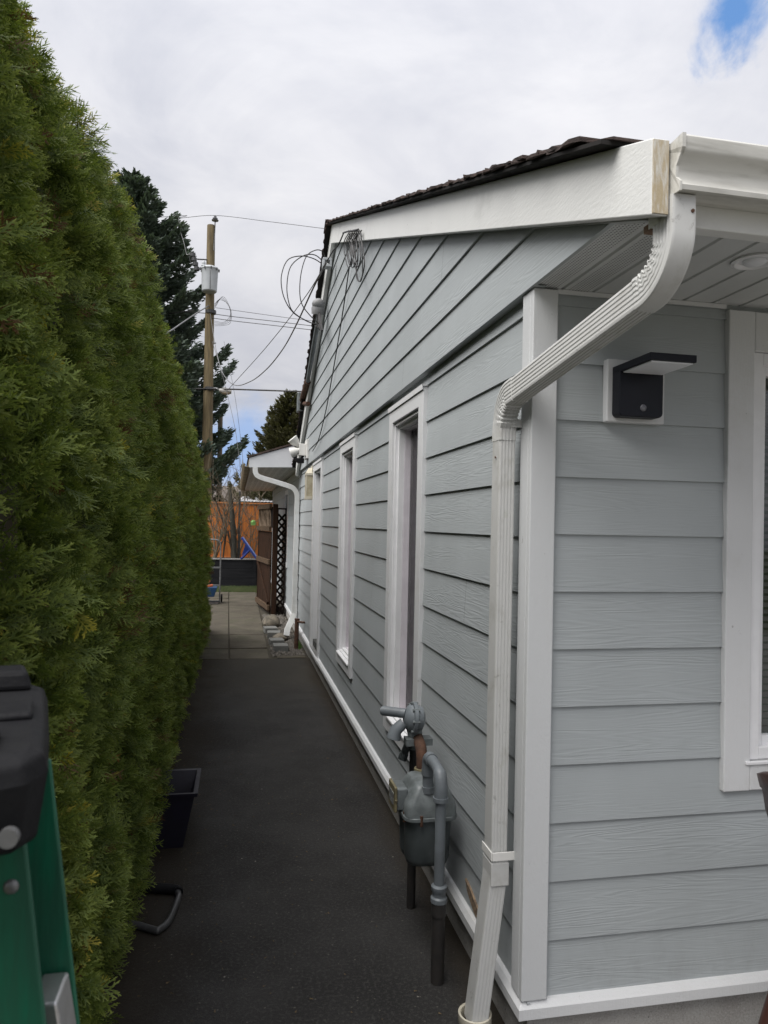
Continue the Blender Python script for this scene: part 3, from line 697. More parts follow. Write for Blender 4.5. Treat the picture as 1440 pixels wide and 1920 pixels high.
mb = MB(); mb.prism([(.15, .974), (2.6, 1.79), (2.6, 1.815), (.15, .999)], lambda x, z: (x, YR-.02, z), lambda x, z: (x, YE+.02, z)); mb.build('roof', SHING, house)
mb = MB(); g2 = [(.169, .945), (.169, .835), (.105, .835), (.075, .88), (.070, .945), (.076, .945), (.082, .882), (.109, .842), (.163, .842), (.163, .945)]
mb.prism(g2, lambda x, z: (x, YR+.02, z), lambda x, z: (x, YE, z)); mb.build('gutter', M('olive_gutter', (.30, .27, .20), (.20, .18, .13), 4, .5), house)
mb = MB(); P = spline([(.262, 11.20, .83), (.268, 11.20, .745), (.33, 11.20, .680), (.58, 11.20, .61), (.80, 11.20, .545), (.872, 11.20, .49), (.905, 11.20, .40), (.905, 11.20, .25)], 7)
P2 = [tuple(p) for p in P]+[(.905, 11.2, -1.28)]
sweep(mb, P2, ribsec(.058, .074, .001, 3), bax=(0, 1, 0)); sweep(mb, [(.905, 11.2, -1.26), (.90, 11.19, -1.40), (.84, 11.1, -1.52), (.79, 11.0, -1.60), (.775, 10.96, -1.70)], ribsec(.066, .084, .001, 3), bax=(0, 1, 0))
ds2 = mb.build('downspout', M('white_spout', (.66, .67, .67), (.56, .56, .54), 4, .4), house, smooth=30)
mb = MB(); mb.box(EX+.01, EX+.014, 2.71, 2.76, 0, 0); 
mb = MB()                                          # broken corner of the lowest board
pts = [(2.72, -1.455), (2.64, -1.475), (2.60, -1.515), (2.655, -1.532), (2.74, -1.505)]
pts = [(2.86, -1.438), (2.78, -1.452), (2.70, -1.480), (2.64, -1.515), (2.66, -1.528), (2.74, -1.515), (2.82, -1.478)]
mb.prism(pts, lambda y, z: (AX-.0135, y, z), lambda y, z: (AX-.004, y, z)); mb.build('broken_board_edge', CHIPM, house)

# ------------------------------------------------------------------ fittings on the house
t = thing('wall_light', (1.30, BY-.01, .358), 'black solar wall light with flat panel on a white block by the front window', 'wall light')
mb = MB(); mb.box(1.197, 1.408, BY-.036, BY-.004, .357, .567); mb.build('mounting_block', TRIM, t, bevel=.004)
def rrect(x0, x1, z0, z1, r, n=6):
    out = []
    for cx, cz, a in ((x1-r, z0+r, -90), (x1-r, z1-r, 0), (x0+r, z1-r, 90), (x0+r, z0+r, 180)):
        for i in range(n+1): out.append((cx+r*math.cos(R(a+90*i/n)), cz+r*math.sin(R(a+90*i/n))))
    return out
mb = MB(); mb.prism(rrect(1.214, 1.372, .370, .536, .016), lambda x, z: (x, BY-.085, z), lambda x, z: (x, BY-.0365, z)); mb.build('body', NAVY, t, smooth=40, bevel=.003)
mb = MB(); mb.box(1.214, 1.372, 1.985, BY-.037, .5155, .5385); mb.build('solar_panel', NAVY, t, bevel=.002)
mb = MB(); mb.box(1.222, 1.364, 1.992, BY-.09, .5105, .5152); mb.build('diffuser', LENS, t, bevel=.002)
mb = MB(); mb.ball((1.300, BY-.085, .400), .0115, .007, .0115, 16, 10); mb.build('motion_sensor', M('sensor_lens', (.20, .20, .22), (.12, .12, .14), 40, .4), t, smooth=60)
t = thing('soffit_light', (1.455, 1.85, .79), 'round recessed light in the white porch soffit', 'ceiling light')
mb = MB(); mb._lathe(np.array([1.462, 1.85, .7915]), np.array([0, 0, -1.]), [(.062, 0), (.064, .006), (.055, .009), (.046, .004), (.044, .001), (.02, .001)], 32); mb.build('trim_ring', VINYL, t, smooth=40)
mb = MB(); mb.ball((1.462, 1.85, .788), .034, .034, .012, 16, 8); mb.build('bulb', LENS, t, smooth=60)
# twin security floodlight at the far gable corner
t = thing('flood_light', (.93, 9.95, .80), 'white twin security floodlight with dark sensor on the gable corner', 'floodlight')
mb = MB(); mb.box(.895, .928, 9.70, 9.98, .86, 1.12); mb.box(.80, .895, 9.76, 9.90, .90, 1.06); mb.build('mount_plate', WHITEPL, t, bevel=.006)
for c0, d in (((.80, 9.84, 1.03), (-.55, -.1, .62)), ((.82, 9.78, .98), (-.8, .25, -.3))):
    mb = MB(); mb.lathe(c0, d, [(.02, 0), (.035, .03), (.06, .07), (.072, .13), (.074, .135)], 20); mb.build('lamp_head', WHITEPL, t, smooth=40)
mb = MB(); mb.cyl((.86, 9.80, .90), (.835, 9.78, .865), .018, n=12); mb.box(.79, .87, 9.72, 9.84, .80, .862); mb.hexa([(.74, 9.74, .845), (.79, 9.72, .80), (.79, 9.84, .80), (.74, 9.82, .845), (.735, 9.74, .865), (.79, 9.72, .862), (.79, 9.84, .862), (.735, 9.82, .865)]); mb.build('sensor', BLKPLA, t, bevel=.004)
t = thing('wall_lantern', (.93, 9.33, .30), 'cream framed wall lantern with amber panes beside the side door', 'lantern')
mb = MB(); mb.box(.925, .957, 9.19, 9.36, .66, .73); mb.box(.85, .95, 9.20, 9.35, .60, .63); mb.box(.85, .95, 9.20, 9.35, .295, .335)
for a in (.853, .937):
    for b in (9.203, 9.337): mb.box(a, a+.011, b, b+.011, .335, .60)
mb.hexa([(.85, 9.20, .63), (.95, 9.20, .63), (.95, 9.35, .63), (.85, 9.35, .63), (.89, 9.26, .70), (.925, 9.26, .70), (.925, 9.29, .70), (.89, 9.29, .70)])
mb.build('frame', CREAM, t, bevel=.002)
mb = MB(); mb.box(.858, .942, 9.208, 9.343, .336, .599); mb.build('pane', AMBER, t)

# ------------------------------------------------------------------ gas meter
t = thing('gas_meter', (.80, 3.0, G), 'grey gas meter with regulator and pipes against the side wall', 'gas meter')
def lobed(cx, cy, hx, hy, r, n=8):
    return [(cx+x, cy+y) for x, y in rrect(-hx, hx, -hy, hy, r, n)]
mb = MB()                                          # lower case: two rounded lobes narrowing to the bottom
def loft(mb, secs):
    n = len(secs[0][0]); vs = [(x, y, z) for P_, z in secs for x, y in P_]
    fs = [(i*n+k, i*n+(k+1) % n, (i+1)*n+(k+1) % n, (i+1)*n+k) for i in range(len(secs)-1) for k in range(n)]
    fs += [tuple(range(n-1, -1, -1)), tuple(range((len(secs)-1)*n, len(secs)*n))]; mb.add(vs, fs)
def two_lobe(s, z, cx=.812, cy=3.0):
    out = []
    for k in range(48):
        a = 2*math.pi*k/48; x = .104*s*np.sign(math.cos(a))*abs(math.cos(a))**.55; y = .118*s*np.sign(math.sin(a))*abs(math.sin(a))**.6
        x *= 1-.20*math.exp(-(y/(.022))**2); out.append((cx+x, cy+y))
    return (out, z)
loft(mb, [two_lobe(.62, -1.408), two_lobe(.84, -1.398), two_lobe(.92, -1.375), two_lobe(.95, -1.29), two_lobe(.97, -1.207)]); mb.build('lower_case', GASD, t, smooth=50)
mb = MB(); loft(mb, [(lobed(.812, 3.0, .114, .132, .05), z) for z in (-1.207, -1.190)]); mb.build('flange', GAS, t, smooth=40, bevel=.003)
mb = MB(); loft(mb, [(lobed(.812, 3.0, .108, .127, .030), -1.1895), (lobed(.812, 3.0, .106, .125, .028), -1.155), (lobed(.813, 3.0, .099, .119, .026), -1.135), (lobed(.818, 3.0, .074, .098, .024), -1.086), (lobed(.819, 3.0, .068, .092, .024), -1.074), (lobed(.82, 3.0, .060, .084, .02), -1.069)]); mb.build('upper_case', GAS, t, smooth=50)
mb = MB(); mb.box(.680, .725, 2.95, 3.06, -1.185, -1.095); ix = mb.build('index_box', GAS, t, bevel=.006)
mb = MB(); mb.box(.668, .6795, 2.945, 3.065, -1.19, -1.088); mb.cyl((.674, 2.9445, -1.14), (.674, 2.938, -1.14), .006, n=8); mb.build('index_cover', BRASS, ix, bevel=.003)
for bx, by in ((.708, 2.93), (.705, 3.05), (.765, 2.872), (.84, 2.872), (.918, 2.93)): mb = MB(); mb.cyl((bx, by, -1.222), (bx, by, -1.180), .007, n=6); mb.build('flange_bolt', RUST, t)
mb = MB(); mb.cyl((.80, 2.915, -1.10), (.80, 2.915, -1.075), .030, n=8); mb.cyl((.80, 2.915, -1.075), (.80, 2.915, -1.00), .0225, n=16); mb.cyl((.80, 2.915, -1.03), (.80, 2.915, -1.005), .027, n=16)
P = [(.80, 2.915, -1.01), (.80, 2.912, -.975), (.80, 2.895, -.955), (.80, 2.86, -.952)]; mb.tube(spline(P, 5), .026, 16)
P = [(.80, 2.86, -.952), (.80, 2.79, -.955), (.80, 2.745, -.965), (.80, 2.723, -1.005), (.80, 2.722, -1.06)]; mb.tube(spline(P, 5), [.022]*10+[.026]*11, 16)
mb.cyl((.80, 2.722, -1.05), (.80, 2.722, -1.065), .030, n=18); mb.cyl((.80, 2.722, -1.06), (.80, 2.722, -1.40), .0205, n=18)
mb.lathe((.80, 2.722, -1.455), (0, 0, 1), [(.026, 0), (.032, .006), (.032, .022), (.026, .028), (.026, .045), (.031, .052), (.031, .066), (.022, .072)], 18)
mb.build('outlet_pipe', GASP, t, smooth=40)
mb = MB(); mb.cyl((.80, 2.722, G-.02), (.80, 2.722, -1.455), .026, n=16); mb.cyl((.80, 2.722, -1.50), (.80, 2.722, -1.45), .030, n=12); mb.build('riser_pipe', BLKPIPE, t, smooth=40); mb = MB(); mb.cyl((.828, 3.27, G-.02), (.828, 3.27, -1.02), .020, n=14); mb.build('riser_pipe', BLKPIPE, t, smooth=40)
mb = MB(); P = [(.822, 3.10, -1.095), (.822, 3.10, -1.03), (.822, 3.12, -.985), (.822, 3.16, -.965), (.822, 3.185, -.955)]; mb.tube(spline(P, 5), .025, 14); mb.build('inlet_elbow', RUST, t, smooth=40)
mb = MB(); mb.cyl((.822, 3.10, -1.10), (.822, 3.10, -1.062), .036, n=8); mb.build('union_nut', BRASS, t, bevel=.003)
mb = MB(); mb.box(.6655, .6678, 2.965, 3.045, -1.165, -1.115); mb.build('dial_window', M('dial_glass', (.30, .31, .30), (.12, .12, .12), 60, .2), ix)
mb = MB(); mb.box(.845, .868, 2.893, 2.896, -1.105, -1.080); mb.build('tag_plate', ALU, t)
t2 = thing('gas_regulator', (.80, 3.22, -.98), 'grey round gas regulator with vent spout above the gas meter', 'regulator')
mb = MB(); c = np.array([.800, 3.20, -.872]); ax = nrm((-.98, .02, .06))
mb._lathe(c-ax*.055, ax, [(.026, 0), (.052, .012), (.060, .035), (.060, .040), (.073, .042), (.073, .058), (.062, .060), (.053, .078), (.028, .092), (.012, .097)], 32)
rg = mb.build('diaphragm_case', GASP, t2, smooth=35)
mb = MB()
Bq = nrm(np.cross(ax, (0, 0, 1))); Uq = np.cross(Bq, ax)
for k in range(8):
    a = 2*math.pi*k/8; p = c+(Bq*math.cos(a)+Uq*math.sin(a))*.0675; mb = MB(); mb.cyl(p-ax*.020, p+ax*.012, .0065, n=6); mb.build('case_bolt', GAS, t2)
mb = MB(); mb.cyl(c+np.array([-.03, .0, .022]), c+np.array([-.125, .06, .022]), .022, n=16); mb.cyl(c+np.array([-.118, .055, .022]), c+np.array([-.130, .063, .022]), .018, n=16)
mb.tube([c+np.array([-.04, .0, -.02]), c+np.array([-.075, .0, -.05]), c+np.array([-.085, .0, -.088])], [.024, .028, .033], 16); mb.build('vent_spout', GASP, t2, smooth=40)
mb = MB(); mb.tube([c+np.array([.01, .0, -.05]), c+np.array([.02, .0, -.11])], [.035, .030], 14); mb.box(.765, .885, 3.155, 3.215, -.985, -.955); mb.tube([(.828, 3.27, -1.03), (.826, 3.265, -.985), (.815, 3.22, -.965)], .024, 12); mb.build('body', GAS, t2, smooth=40)
mb = MB(); mb.cyl((.80, 3.25, -.99), (.79, 3.30, -1.06), .018, n=10); mb.cyl((.79, 3.30, -1.06), (.78, 3.30, -1.09), .022, n=8); mb.build('shut_off_valve', GASD, t2, smooth=40)

# drain collar, pot, bent tube
mb = MB(); cx, cy = .826, 2.355; n = 40
mb._lathe(np.array([cx, cy, G-.05]), np.array([0, 0, 1.]), [(.052, 0), (.052, .13), (.056, .135), (.056, .172), (.0515, .1735), (.0475, .170), (.0475, 0)], n)
tag(mb.build('drain_collar', CREAM, None, smooth=40), 'open cream plastic drain pipe in the asphalt holding the near downspout', 'drain pipe')
mb = MB(); loft(mb, [([(-.52, 4.06), (-.27, 4.06), (-.27, 4.34), (-.52, 4.34)], G), ([(-.56, 4.03), (-.215, 4.03), (-.215, 4.40), (-.56, 4.40)], -1.475)])
loft(mb, [([(-.575, 4.015), (-.200, 4.015), (-.200, 4.415), (-.575, 4.415)], -1.4745), ([(-.578, 4.012), (-.197, 4.012), (-.197, 4.418), (-.578, 4.418)], -1.455)])
mb.V = [(x+.03, y, z) for x, y, z in mb.V]; f = mb.F; f.remove(f[-1]); f.remove([q for q in f if q == (11, 10, 9, 8)][0]); f.remove([q for q in f if q == (4, 5, 6, 7)][0])
mb.V = [(x-.03, y, z) for x, y, z in mb.V]; loft(mb, [([(-.555, 4.032), (-.220, 4.032), (-.220, 4.395), (-.555, 4.395)], -1.456), ([(-.50, 4.09), (-.29, 4.09), (-.29, 4.32), (-.50, 4.32)], -1.70)])
f.remove(f[-2]); mb.add([(-.578, 4.012, -1.455), (-.197, 4.012, -1.455), (-.197, 4.418, -1.455), (-.578, 4.418, -1.455), (-.555, 4.032, -1.456), (-.220, 4.032, -1.456), (-.220, 4.395, -1.456), (-.555, 4.395, -1.456)], [(0, 1, 5, 4), (1, 2, 6, 5), (2, 3, 7, 6), (3, 0, 4, 7)])
mb.V = [(x+.03, y, z) for x, y, z in mb.V]; tag(mb.build('storage_bin', PURPLE, None), 'open near black plastic bin with purplish rim half under the hedge', 'bin')
t = thing('tube_frame', (-.33, 3.4, G), 'bent grey metal tube handle lying on the asphalt under the hedge', 'metal frame')
mb = MB(); P = spline([(-.60, 3.38, G+.02), (-.42, 3.31, G+.018), (-.300, 3.235, G+.017), (-.280, 3.235, G+.017), (-.245, 3.30, G+.017), (-.222, 3.47, G+.018), (-.225, 3.53, G+.018), (-.245, 3.565, G+.02), (-.40, 3.60, G+.025), (-.62, 3.64, G+.03)], 8)
mb.tube(P, .0145, 12); mb.build('tube', DKSTEEL, t, smooth=60)
mb = MB(); mb.tube([P[i] for i in range(50, len(P))], .023, 12); mb.build('grip', BLKPLA, t, smooth=60)

# ------------------------------------------------------------------ step ladder, folded, in the left foreground
t = thing('step_ladder', (-.33, .52, G), 'green fibreglass stepladder with black top cap standing by the hedge', 'ladder')
def lad(xz, y): return xz
XT, ZT, XB = -.146, -.20, .050                     # right rail: outer edge at top and at foot
def rail(y0, sgn, far=False):
    mb = MB(); xt, xb = (XT, XB) if sgn > 0 else (-.50, -.68); fl = .046*(-sgn)
    yt, yb = y0, y0+(0 if not far else -.10)
    def P(dx, dy, top): return ((xt if top else xb)+dx, (yt if top else yb)+dy, ZT if top else G+.03)
    for (a, b, c_, d_) in ((0, fl, 0, .006), (0, fl, .084, .090), (fl-.006*(-sgn), fl, .0062, .0838)):
        lo, hi = min(a, b), max(a, b)
        mb.hexa([P(lo, c_, 0), P(hi, c_, 0), P(hi, d_, 0), P(lo, d_, 0), P(lo, c_, 1), P(hi, c_, 1), P(hi, d_, 1), P(lo, d_, 1)])
    return mb
for sgn in (1, -1):
    r_ = rail(.560, sgn).build('side_rail', GREEN, t, bevel=.0015)
    mb = MB(); x_ = -.150 if sgn > 0 else -.478
    for dz, dx in ((-.262, .0), (-.62, .04)): mb.ball((x_+dx*sgn, .560, dz), .0055, .003, .0055, 12, 6); mb.build('rivet', STEEL, r_, smooth=60); mb = MB()
    rail(.44, sgn, True).build('rear_rail', GREEN, t, bevel=.0015) if False else None
mb = MB()
for k, z in enumerate((-.53, -.83, -1.13, -1.43)):
    f_ = (ZT-z)/(ZT-G); xr_ = XT+(XB-XT)*f_-.046; xl_ = -.50-.18*f_+.046
    s_ = MB(); s_.box(xl_, xr_, .565, .645, z-.02, z); s_.box(xl_, xr_, .565, .57, z-.05, z-.0205); s_.build('step', ALU, t, bevel=.002)
s_ = MB(); f_ = .11; s_.hexa([(-.132, .600, -.50), (-.104, .600, -.50), (-.104, .641, -.50), (-.132, .641, -.50), (-.146, .600, -.372), (-.126, .600, -.372), (-.126, .641, -.372), (-.146, .641, -.372)])
s_.build('step_bracket', ALU, t, bevel=.002)
mb = MB()                                          # rear section hangs close behind, towards the viewer's side
for x_, xb_ in ((-.17, -.05), (-.46, -.58)):
    mb = MB(); mb.hexa([(xb_-.012, .30, G+.02), (xb_+.012, .30, G+.02), (xb_+.012, .34, G+.02), (xb_-.012, .34, G+.02), (x_-.012, .47, ZT), (x_+.012, .47, ZT), (x_+.012, .51, ZT), (x_-.012, .51, ZT)]); mb.build('rear_leg', GREEN, t, bevel=.002)
def capo(g):                                        # outline of the moulded cap, its right end turned towards the path
    return [(-.64+g, .385+g), (-.150-g, .492+g), (-.128-g, .505+g), (-.121-g, .530), (-.139-g, .610), (-.170-g, .735-g), (-.188-g, .755-g), (-.72+g, .64-g)]
mb = MB(); loft(mb, [(capo(.022), -.226), (capo(.006), -.216), (capo(0), -.172), (capo(.003), -.160), (capo(.012), -.155)])
cp = mb.build('top_cap', BLKPLA, t, bevel=.003, seg=3)
mb = MB(); loft(mb, [([(-.70, .600), (-.174, .700), (-.190, .745), (-.715, .635)], -.1545), ([(-.695, .603), (-.180, .703), (-.192, .738), (-.71, .63)], -.138)]); mb.build('cap_rib', BLKPLA, cp, bevel=.004)
mb = MB(); loft(mb, [([(-.63, .410), (-.150, .512), (-.158, .560), (-.645, .455)], -.1545), ([(-.627, .414), (-.154, .516), (-.161, .555), (-.64, .451)], -.146)]); mb.build('cap_rib', BLKPLA, cp, bevel=.004)
mb = MB(); loft(mb, [([(-.148, .600), (-.160, .650), (-.20, .643), (-.188, .592)], -.1545), ([(-.151, .603), (-.161, .646), (-.198, .640), (-.188, .596)], -.149)]); mb.build('cap_pad', BLKPLA, cp, bevel=.003)
mb = MB(); p = at(15, 1572, .4925); mb.cyl(p+np.array([0, .004, 0]), p-np.array([0, .0012, 0]), .0062, n=16); mb.build('cap_bolt', STEEL, cp, smooth=40)

# ------------------------------------------------------------------ patio chair at the right edge
t = thing('patio_chair', (1.85, 1.85, G), 'dark brown high backed patio chair at the right edge by the front wall', 'chair')
mb = MB(); n = 14; vs = []
for j in range(n+1):
    s_ = j/n; z = -1.30+.60*s_; x = 1.735-.195*s_+.03*math.sin(s_*math.pi); hw = .24-.06*max(0, s_-.7)/.3
    for i in range(9):
        q = i/8*2-1; vs.append((x+.05*q*q-(0.0), 1.78+q*hw*1.0, z+(-.035*q*q if s_ > .9 else 0)))
for j in range(n):
    for i in range(8): mb.F.append((j*9+i, j*9+i+1, (j+1)*9+i+1, (j+1)*9+i))
mb.V = vs; bk = mb.build('backrest', BRWICK, t, smooth=60); sm = bk.modifiers.new('thick', 'SOLIDIFY'); sm.thickness = .022; sm.offset = 0
mb = MB(); mb.box(1.70, 2.20, 1.54, 2.02, -1.34, -1.30); mb.build('seat', BRWICK, t, bevel=.01)
for (a, b) in (((1.73, 1.56, -1.32), (1.585, 1.55, G)), ((1.73, 2.0, -1.32), (1.585, 2.01, G)), ((2.17, 1.56, -1.32), (2.22, 1.55, G)), ((2.17, 2.0, -1.32), (2.22, 2.01, G))):
    mb = MB(); mb.tube([a, b], [.024, .017], 10); mb.build('leg', BRWICK, t, smooth=60)
for y_ in (1.54, 2.02):
    mb = MB(); mb.tube(spline([(1.76, y_, -1.06), (1.90, y_, -1.07), (2.14, y_, -1.10), (2.19, y_, -1.2), (2.18, y_, -1.32)], 5), .02, 10); mb.build('armrest', BRWICK, t, smooth=60)

# ------------------------------------------------------------------ hedge
def frond(nb, sub, seed, L=1.0):
    r_ = random.Random(seed); Q = []; U = []
    def blade(p, d, ln, w0, w1, u0, u1, tw):
        d = nrm(d); s_ = nrm(np.cross(d, (tw, .0, 1.0))); e = p+d*ln
        Q.append([p-s_*w0, p+s_*w0, e+s_*w1, e-s_*w1]); U.append([u0, u0, u1, u1]); return e
    def curve(t): return np.array([t*L, .04*math.sin(t*3+seed), -.16*t*t*L])
    for i in range(4):
        a, b = curve(i/4), curve((i+1)/4); blade(a, b-a, np.linalg.norm(b-a)*1.05, .024*(1-i*.2), .024*(1-(i+1)*.2), i/4, (i+1)/4, 0)
    for k in range(nb):
        t_ = .12+.86*k/nb; sd = 1 if k % 2 else -1; p = curve(t_); an = R(r_.uniform(30, 52))*sd; ln = L*(.50*(1-t_)**.6*(.35+.65*min(1, t_*3))+.10)*r_.uniform(.8, 1.15)
        d = np.array([math.cos(an), math.sin(an), r_.uniform(-.22, .22)])
        if sub == 0:
            blade(p, d, ln, .040, .016, t_*.7, min(1, t_*.7+.5), r_.uniform(-.5, .5)); continue
        m_ = blade(p, d, ln*.55, .024, .022, t_*.6, t_*.6+.25, r_.uniform(-.4, .4)); a2 = an-.12*sd
        blade(m_, (math.cos(a2), math.sin(a2), d[2]-.1), ln*.5, .022, .009, t_*.6+.25, 1.0, r_.uniform(-.4, .4))
        for j in range(sub):
            tt = .22+.68*j/sub; s2 = 1 if j % 2 else -1; q = p+nrm(d)*ln*tt; a3 = an+s2*R(r_.uniform(28, 48)); l2 = ln*.42*(1.1-tt*.6)*r_.uniform(.7, 1.2)
            blade(q, (math.cos(a3), math.sin(a3), d[2]+r_.uniform(-.25, .25)), l2, .021, .009, t_*.6+tt*.3, min(1, t_*.6+tt*.3+.35), r_.uniform(-.5, .5))
    return np.array(Q), np.array(U)       # (q,4,3) and (q,4)
def htop(y): return np.interp(y, [0, 1.2, 2.55, 3.53, 4.55, 5.53, 7, 8.6, 9.3, 9.9, 10.5, 11.1, 11.6, 12.1], [1.5, 1.54, 1.62, 1.84, 2.06, 1.95, 1.88, 1.78, 1.48, 1.05, .35, -.45, -1.1, -1.6])
def hface(y, z):
    tp = htop(y); tt = np.clip((z-.1)/1.65, 0, 1.3)
    x = -.425-.30*tt**1.15-.05*np.clip((y-10)/2, 0, 1)-.035*np.clip((y-4)/3, 0, 1)
    bump = .045*np.sin(2*math.pi*y/.72+.6*np.sin(z*1.3))+.028*np.sin(4.1*z+3.3*y)*np.cos(2.3*y-1.7*z)+.020*np.sin(9.1*y+7.3*z)
    x = x+bump-.0*z-.05*np.clip((-1.45-z)/.3, 0, 1)
    cap_ = np.clip((z-(tp-.28))/.28, 0, 1); return x-.22*cap_**2
hedge = thing('cedar_hedge', (-1.0, 6.0, G), 'tall dense green cedar hedge along the left of the path', 'hedge')
HY0, HY1 = 1.0, 11.9
def scatter(n, y0, y1, depth=.10):                   # sprays grow in tufts that stand out from the face
    nc = int((y1-y0)*3.6*95); yc = rng.uniform(y0, y1, nc); tc = htop(yc); zc = -EYE+.04+rng.uniform(0, 1, nc)*(tc+EYE-.04)
    rad = rng.uniform(.03, .075, nc); prom = rng.uniform(-.04, .058, nc); dc = np.stack([np.ones(nc), rng.normal(0, .35, nc), rng.normal(.12, .40, nc)], 1)
    k = rng.integers(0, nc, n); dy, dzz = rng.normal(0, 1, n)*rad[k]*.62, rng.normal(0, 1, n)*rad[k]*.72
    y = np.clip(yc[k]+dy, y0-.02, y1+.02); tp = htop(y); z = np.clip(zc[k]+dzz, -EYE+.03, tp+.02); q = (dy**2+dzz**2)/rad[k]**2
    dp = rng.uniform(0, 1, n)**1.4*depth; x = hface(y, z)-dp+prom[k]*np.exp(-q*.9)
    out = dc[k]+np.stack([np.zeros(n), dy/rad[k]*.42, dzz/rad[k]*.42], 1)+rng.normal(0, .22, (n, 3))
    tb = np.clip((z-(tp-.35))/.35, 0, 1); out[:, 2] += tb*1.1
    return np.stack([x, y, z], 1), out, dp/depth
def scatter_top(n, y0, y1):
    y = rng.uniform(y0, y1, n); tp = htop(y)-.03; x = hface(y, tp)-rng.uniform(0, .75, n); z = tp+rng.normal(0, .035, n)-rng.uniform(0, .05, n)
    out = np.stack([rng.normal(.3, .5, n), rng.normal(0, .5, n), np.ones(n)], 1); return np.stack([x, y, z], 1), out, rng.uniform(0, .3, n)
def place(P, out, dp, size, tmpl, cols):
    n = len(P); A = out/np.linalg.norm(out, axis=1, keepdims=True)
    rv = rng.normal(0, 1, (n, 3)); rv[:, 2] *= .35; rv[:, 1] += .6          # sprays hang in roughly upright planes
    S_ = np.cross(A, rv); S_ /= np.linalg.norm(S_, axis=1, keepdims=True); N_ = np.cross(A, S_)
    rt = rng.uniform(-.5, .5, n)+math.pi/2*(rng.uniform(0, 1, n) < .45)
    c_, s_ = np.cos(rt)[:, None], np.sin(rt)[:, None]; S2 = S_*c_+N_*s_; N2 = N_*c_-S_*s_
    Vs, Cs = [], []
    pick = rng.integers(0, len(tmpl), n)
    lowf = .5+.5*np.sin(P[:, 1]*2.1+np.sin(P[:, 2]*1.7)*1.3)*np.cos(P[:, 2]*1.9+P[:, 1]*.7)
    for k, (Q, U) in enumerate(tmpl):
        i = np.where(pick == k)[0]
        if not len(i): continue
        T = Q.reshape(-1, 3); sz = size[i][:, None, None]
        W_ = P[i][:, None, :]+sz*(T[None, :, 0:1]*A[i][:, None, :]+T[None, :, 1:2]*S2[i][:, None, :]+T[None, :, 2:3]*N2[i][:, None, :])
        u = U.reshape(-1)[None, :, None]; dark, mid, tip = cols
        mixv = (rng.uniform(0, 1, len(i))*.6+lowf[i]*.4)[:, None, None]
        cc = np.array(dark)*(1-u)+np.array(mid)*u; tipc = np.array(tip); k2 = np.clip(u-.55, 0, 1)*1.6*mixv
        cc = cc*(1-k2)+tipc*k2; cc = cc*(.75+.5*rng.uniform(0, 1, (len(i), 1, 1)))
        dead = np.sin(P[i][:, 1]*5.3+1.7*np.sin(P[i][:, 2]*4.1))*np.sin(P[i][:, 2]*6.7+P[i][:, 1]*2.9) > .93
        br = (rng.uniform(0, 1, len(i)) < np.where(dead, .45, .025))[:, None, None]; cc = np.where(br, np.array([.11, .06, .025]), cc)
        yl = (rng.uniform(0, 1, len(i)) < np.where((P[i][:, 2] > htop(P[i][:, 1])-.25), .25, .02))[:, None, None]; cc = np.where(yl, cc*np.array([1.9, 1.35, .8])+.01, cc)
        Vs.append(W_.reshape(-1, 3)); Cs.append(np.broadcast_to(cc, W_.shape).reshape(-1, 3))
    return np.concatenate(Vs), np.concatenate(Cs)
T_hi = [frond(9, 3, s) for s in range(5)]; T_md = [frond(7, 1, s+10) for s in range(5)]; T_lo = [frond(7, 0, s+20) for s in range(4)]
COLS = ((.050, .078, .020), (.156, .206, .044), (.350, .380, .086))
Vh, Ch = [], []
for y0, y1, dens, tm, s0, s1 in ((1.0, 2.3, 2900, T_hi, .045, .09), (2.3, 4.4, 2500, T_md, .045, .09), (4.4, 8.0, 1900, T_lo, .05, .095), (8.0, HY1, 1400, T_lo, .06, .105)):
    n = int(dens*(y1-y0)*3.5); P, o_, dp = scatter(n, y0, y1); v, c = place(P, o_, dp, rng.uniform(s0, s1, n), tm, COLS); Vh.append(v); Ch.append(c)
    n = int(dens*(y1-y0)*.55); P, o_, dp = scatter_top(n, y0, y1); v, c = place(P, o_, dp, rng.uniform(s0, s1, n), tm, COLS); Vh.append(v); Ch.append(c)
# back of the hedge and its two ends, coarser
n = 7000; y = rng.uniform(HY0, HY1, n); z = -EYE+.1+rng.uniform(0, 1, n)*(htop(y)+EYE-.1); P = np.stack([-1.55+.05*np.sin(y*8)+.3*np.clip((z-htop(y)+.5)/.5, 0, 1), y, z], 1)
o_ = np.stack([-np.ones(n), rng.normal(0, .5, n), rng.normal(.2, .4, n)], 1); v, c = place(P, o_, 0, rng.uniform(.12, .2, n), T_lo, COLS); Vh.append(v); Ch.append(c)
n = 2600; z = -EYE+.1+rng.uniform(0, 1, n)*3.2; P = np.stack([rng.uniform(-1.5, -.45, n)-.12*np.clip(z, 0, 2), np.full(n, HY0)+rng.uniform(0, .06, n), z], 1)
o_ = np.stack([rng.normal(0, .5, n), -np.ones(n), rng.normal(.2, .4, n)], 1); v, c = place(P, o_, 0, rng.uniform(.09, .15, n), T_md, COLS); Vh.append(v); Ch.append(c)
Vh = np.concatenate(Vh); Ch = np.concatenate(Ch); Fh = np.arange(len(Vh)).reshape(-1, 4)
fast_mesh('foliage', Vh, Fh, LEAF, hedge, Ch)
print('hedge quads', len(Fh))
mb = MB(); ny, nz = 60, 14                          # dark inner mass of twigs
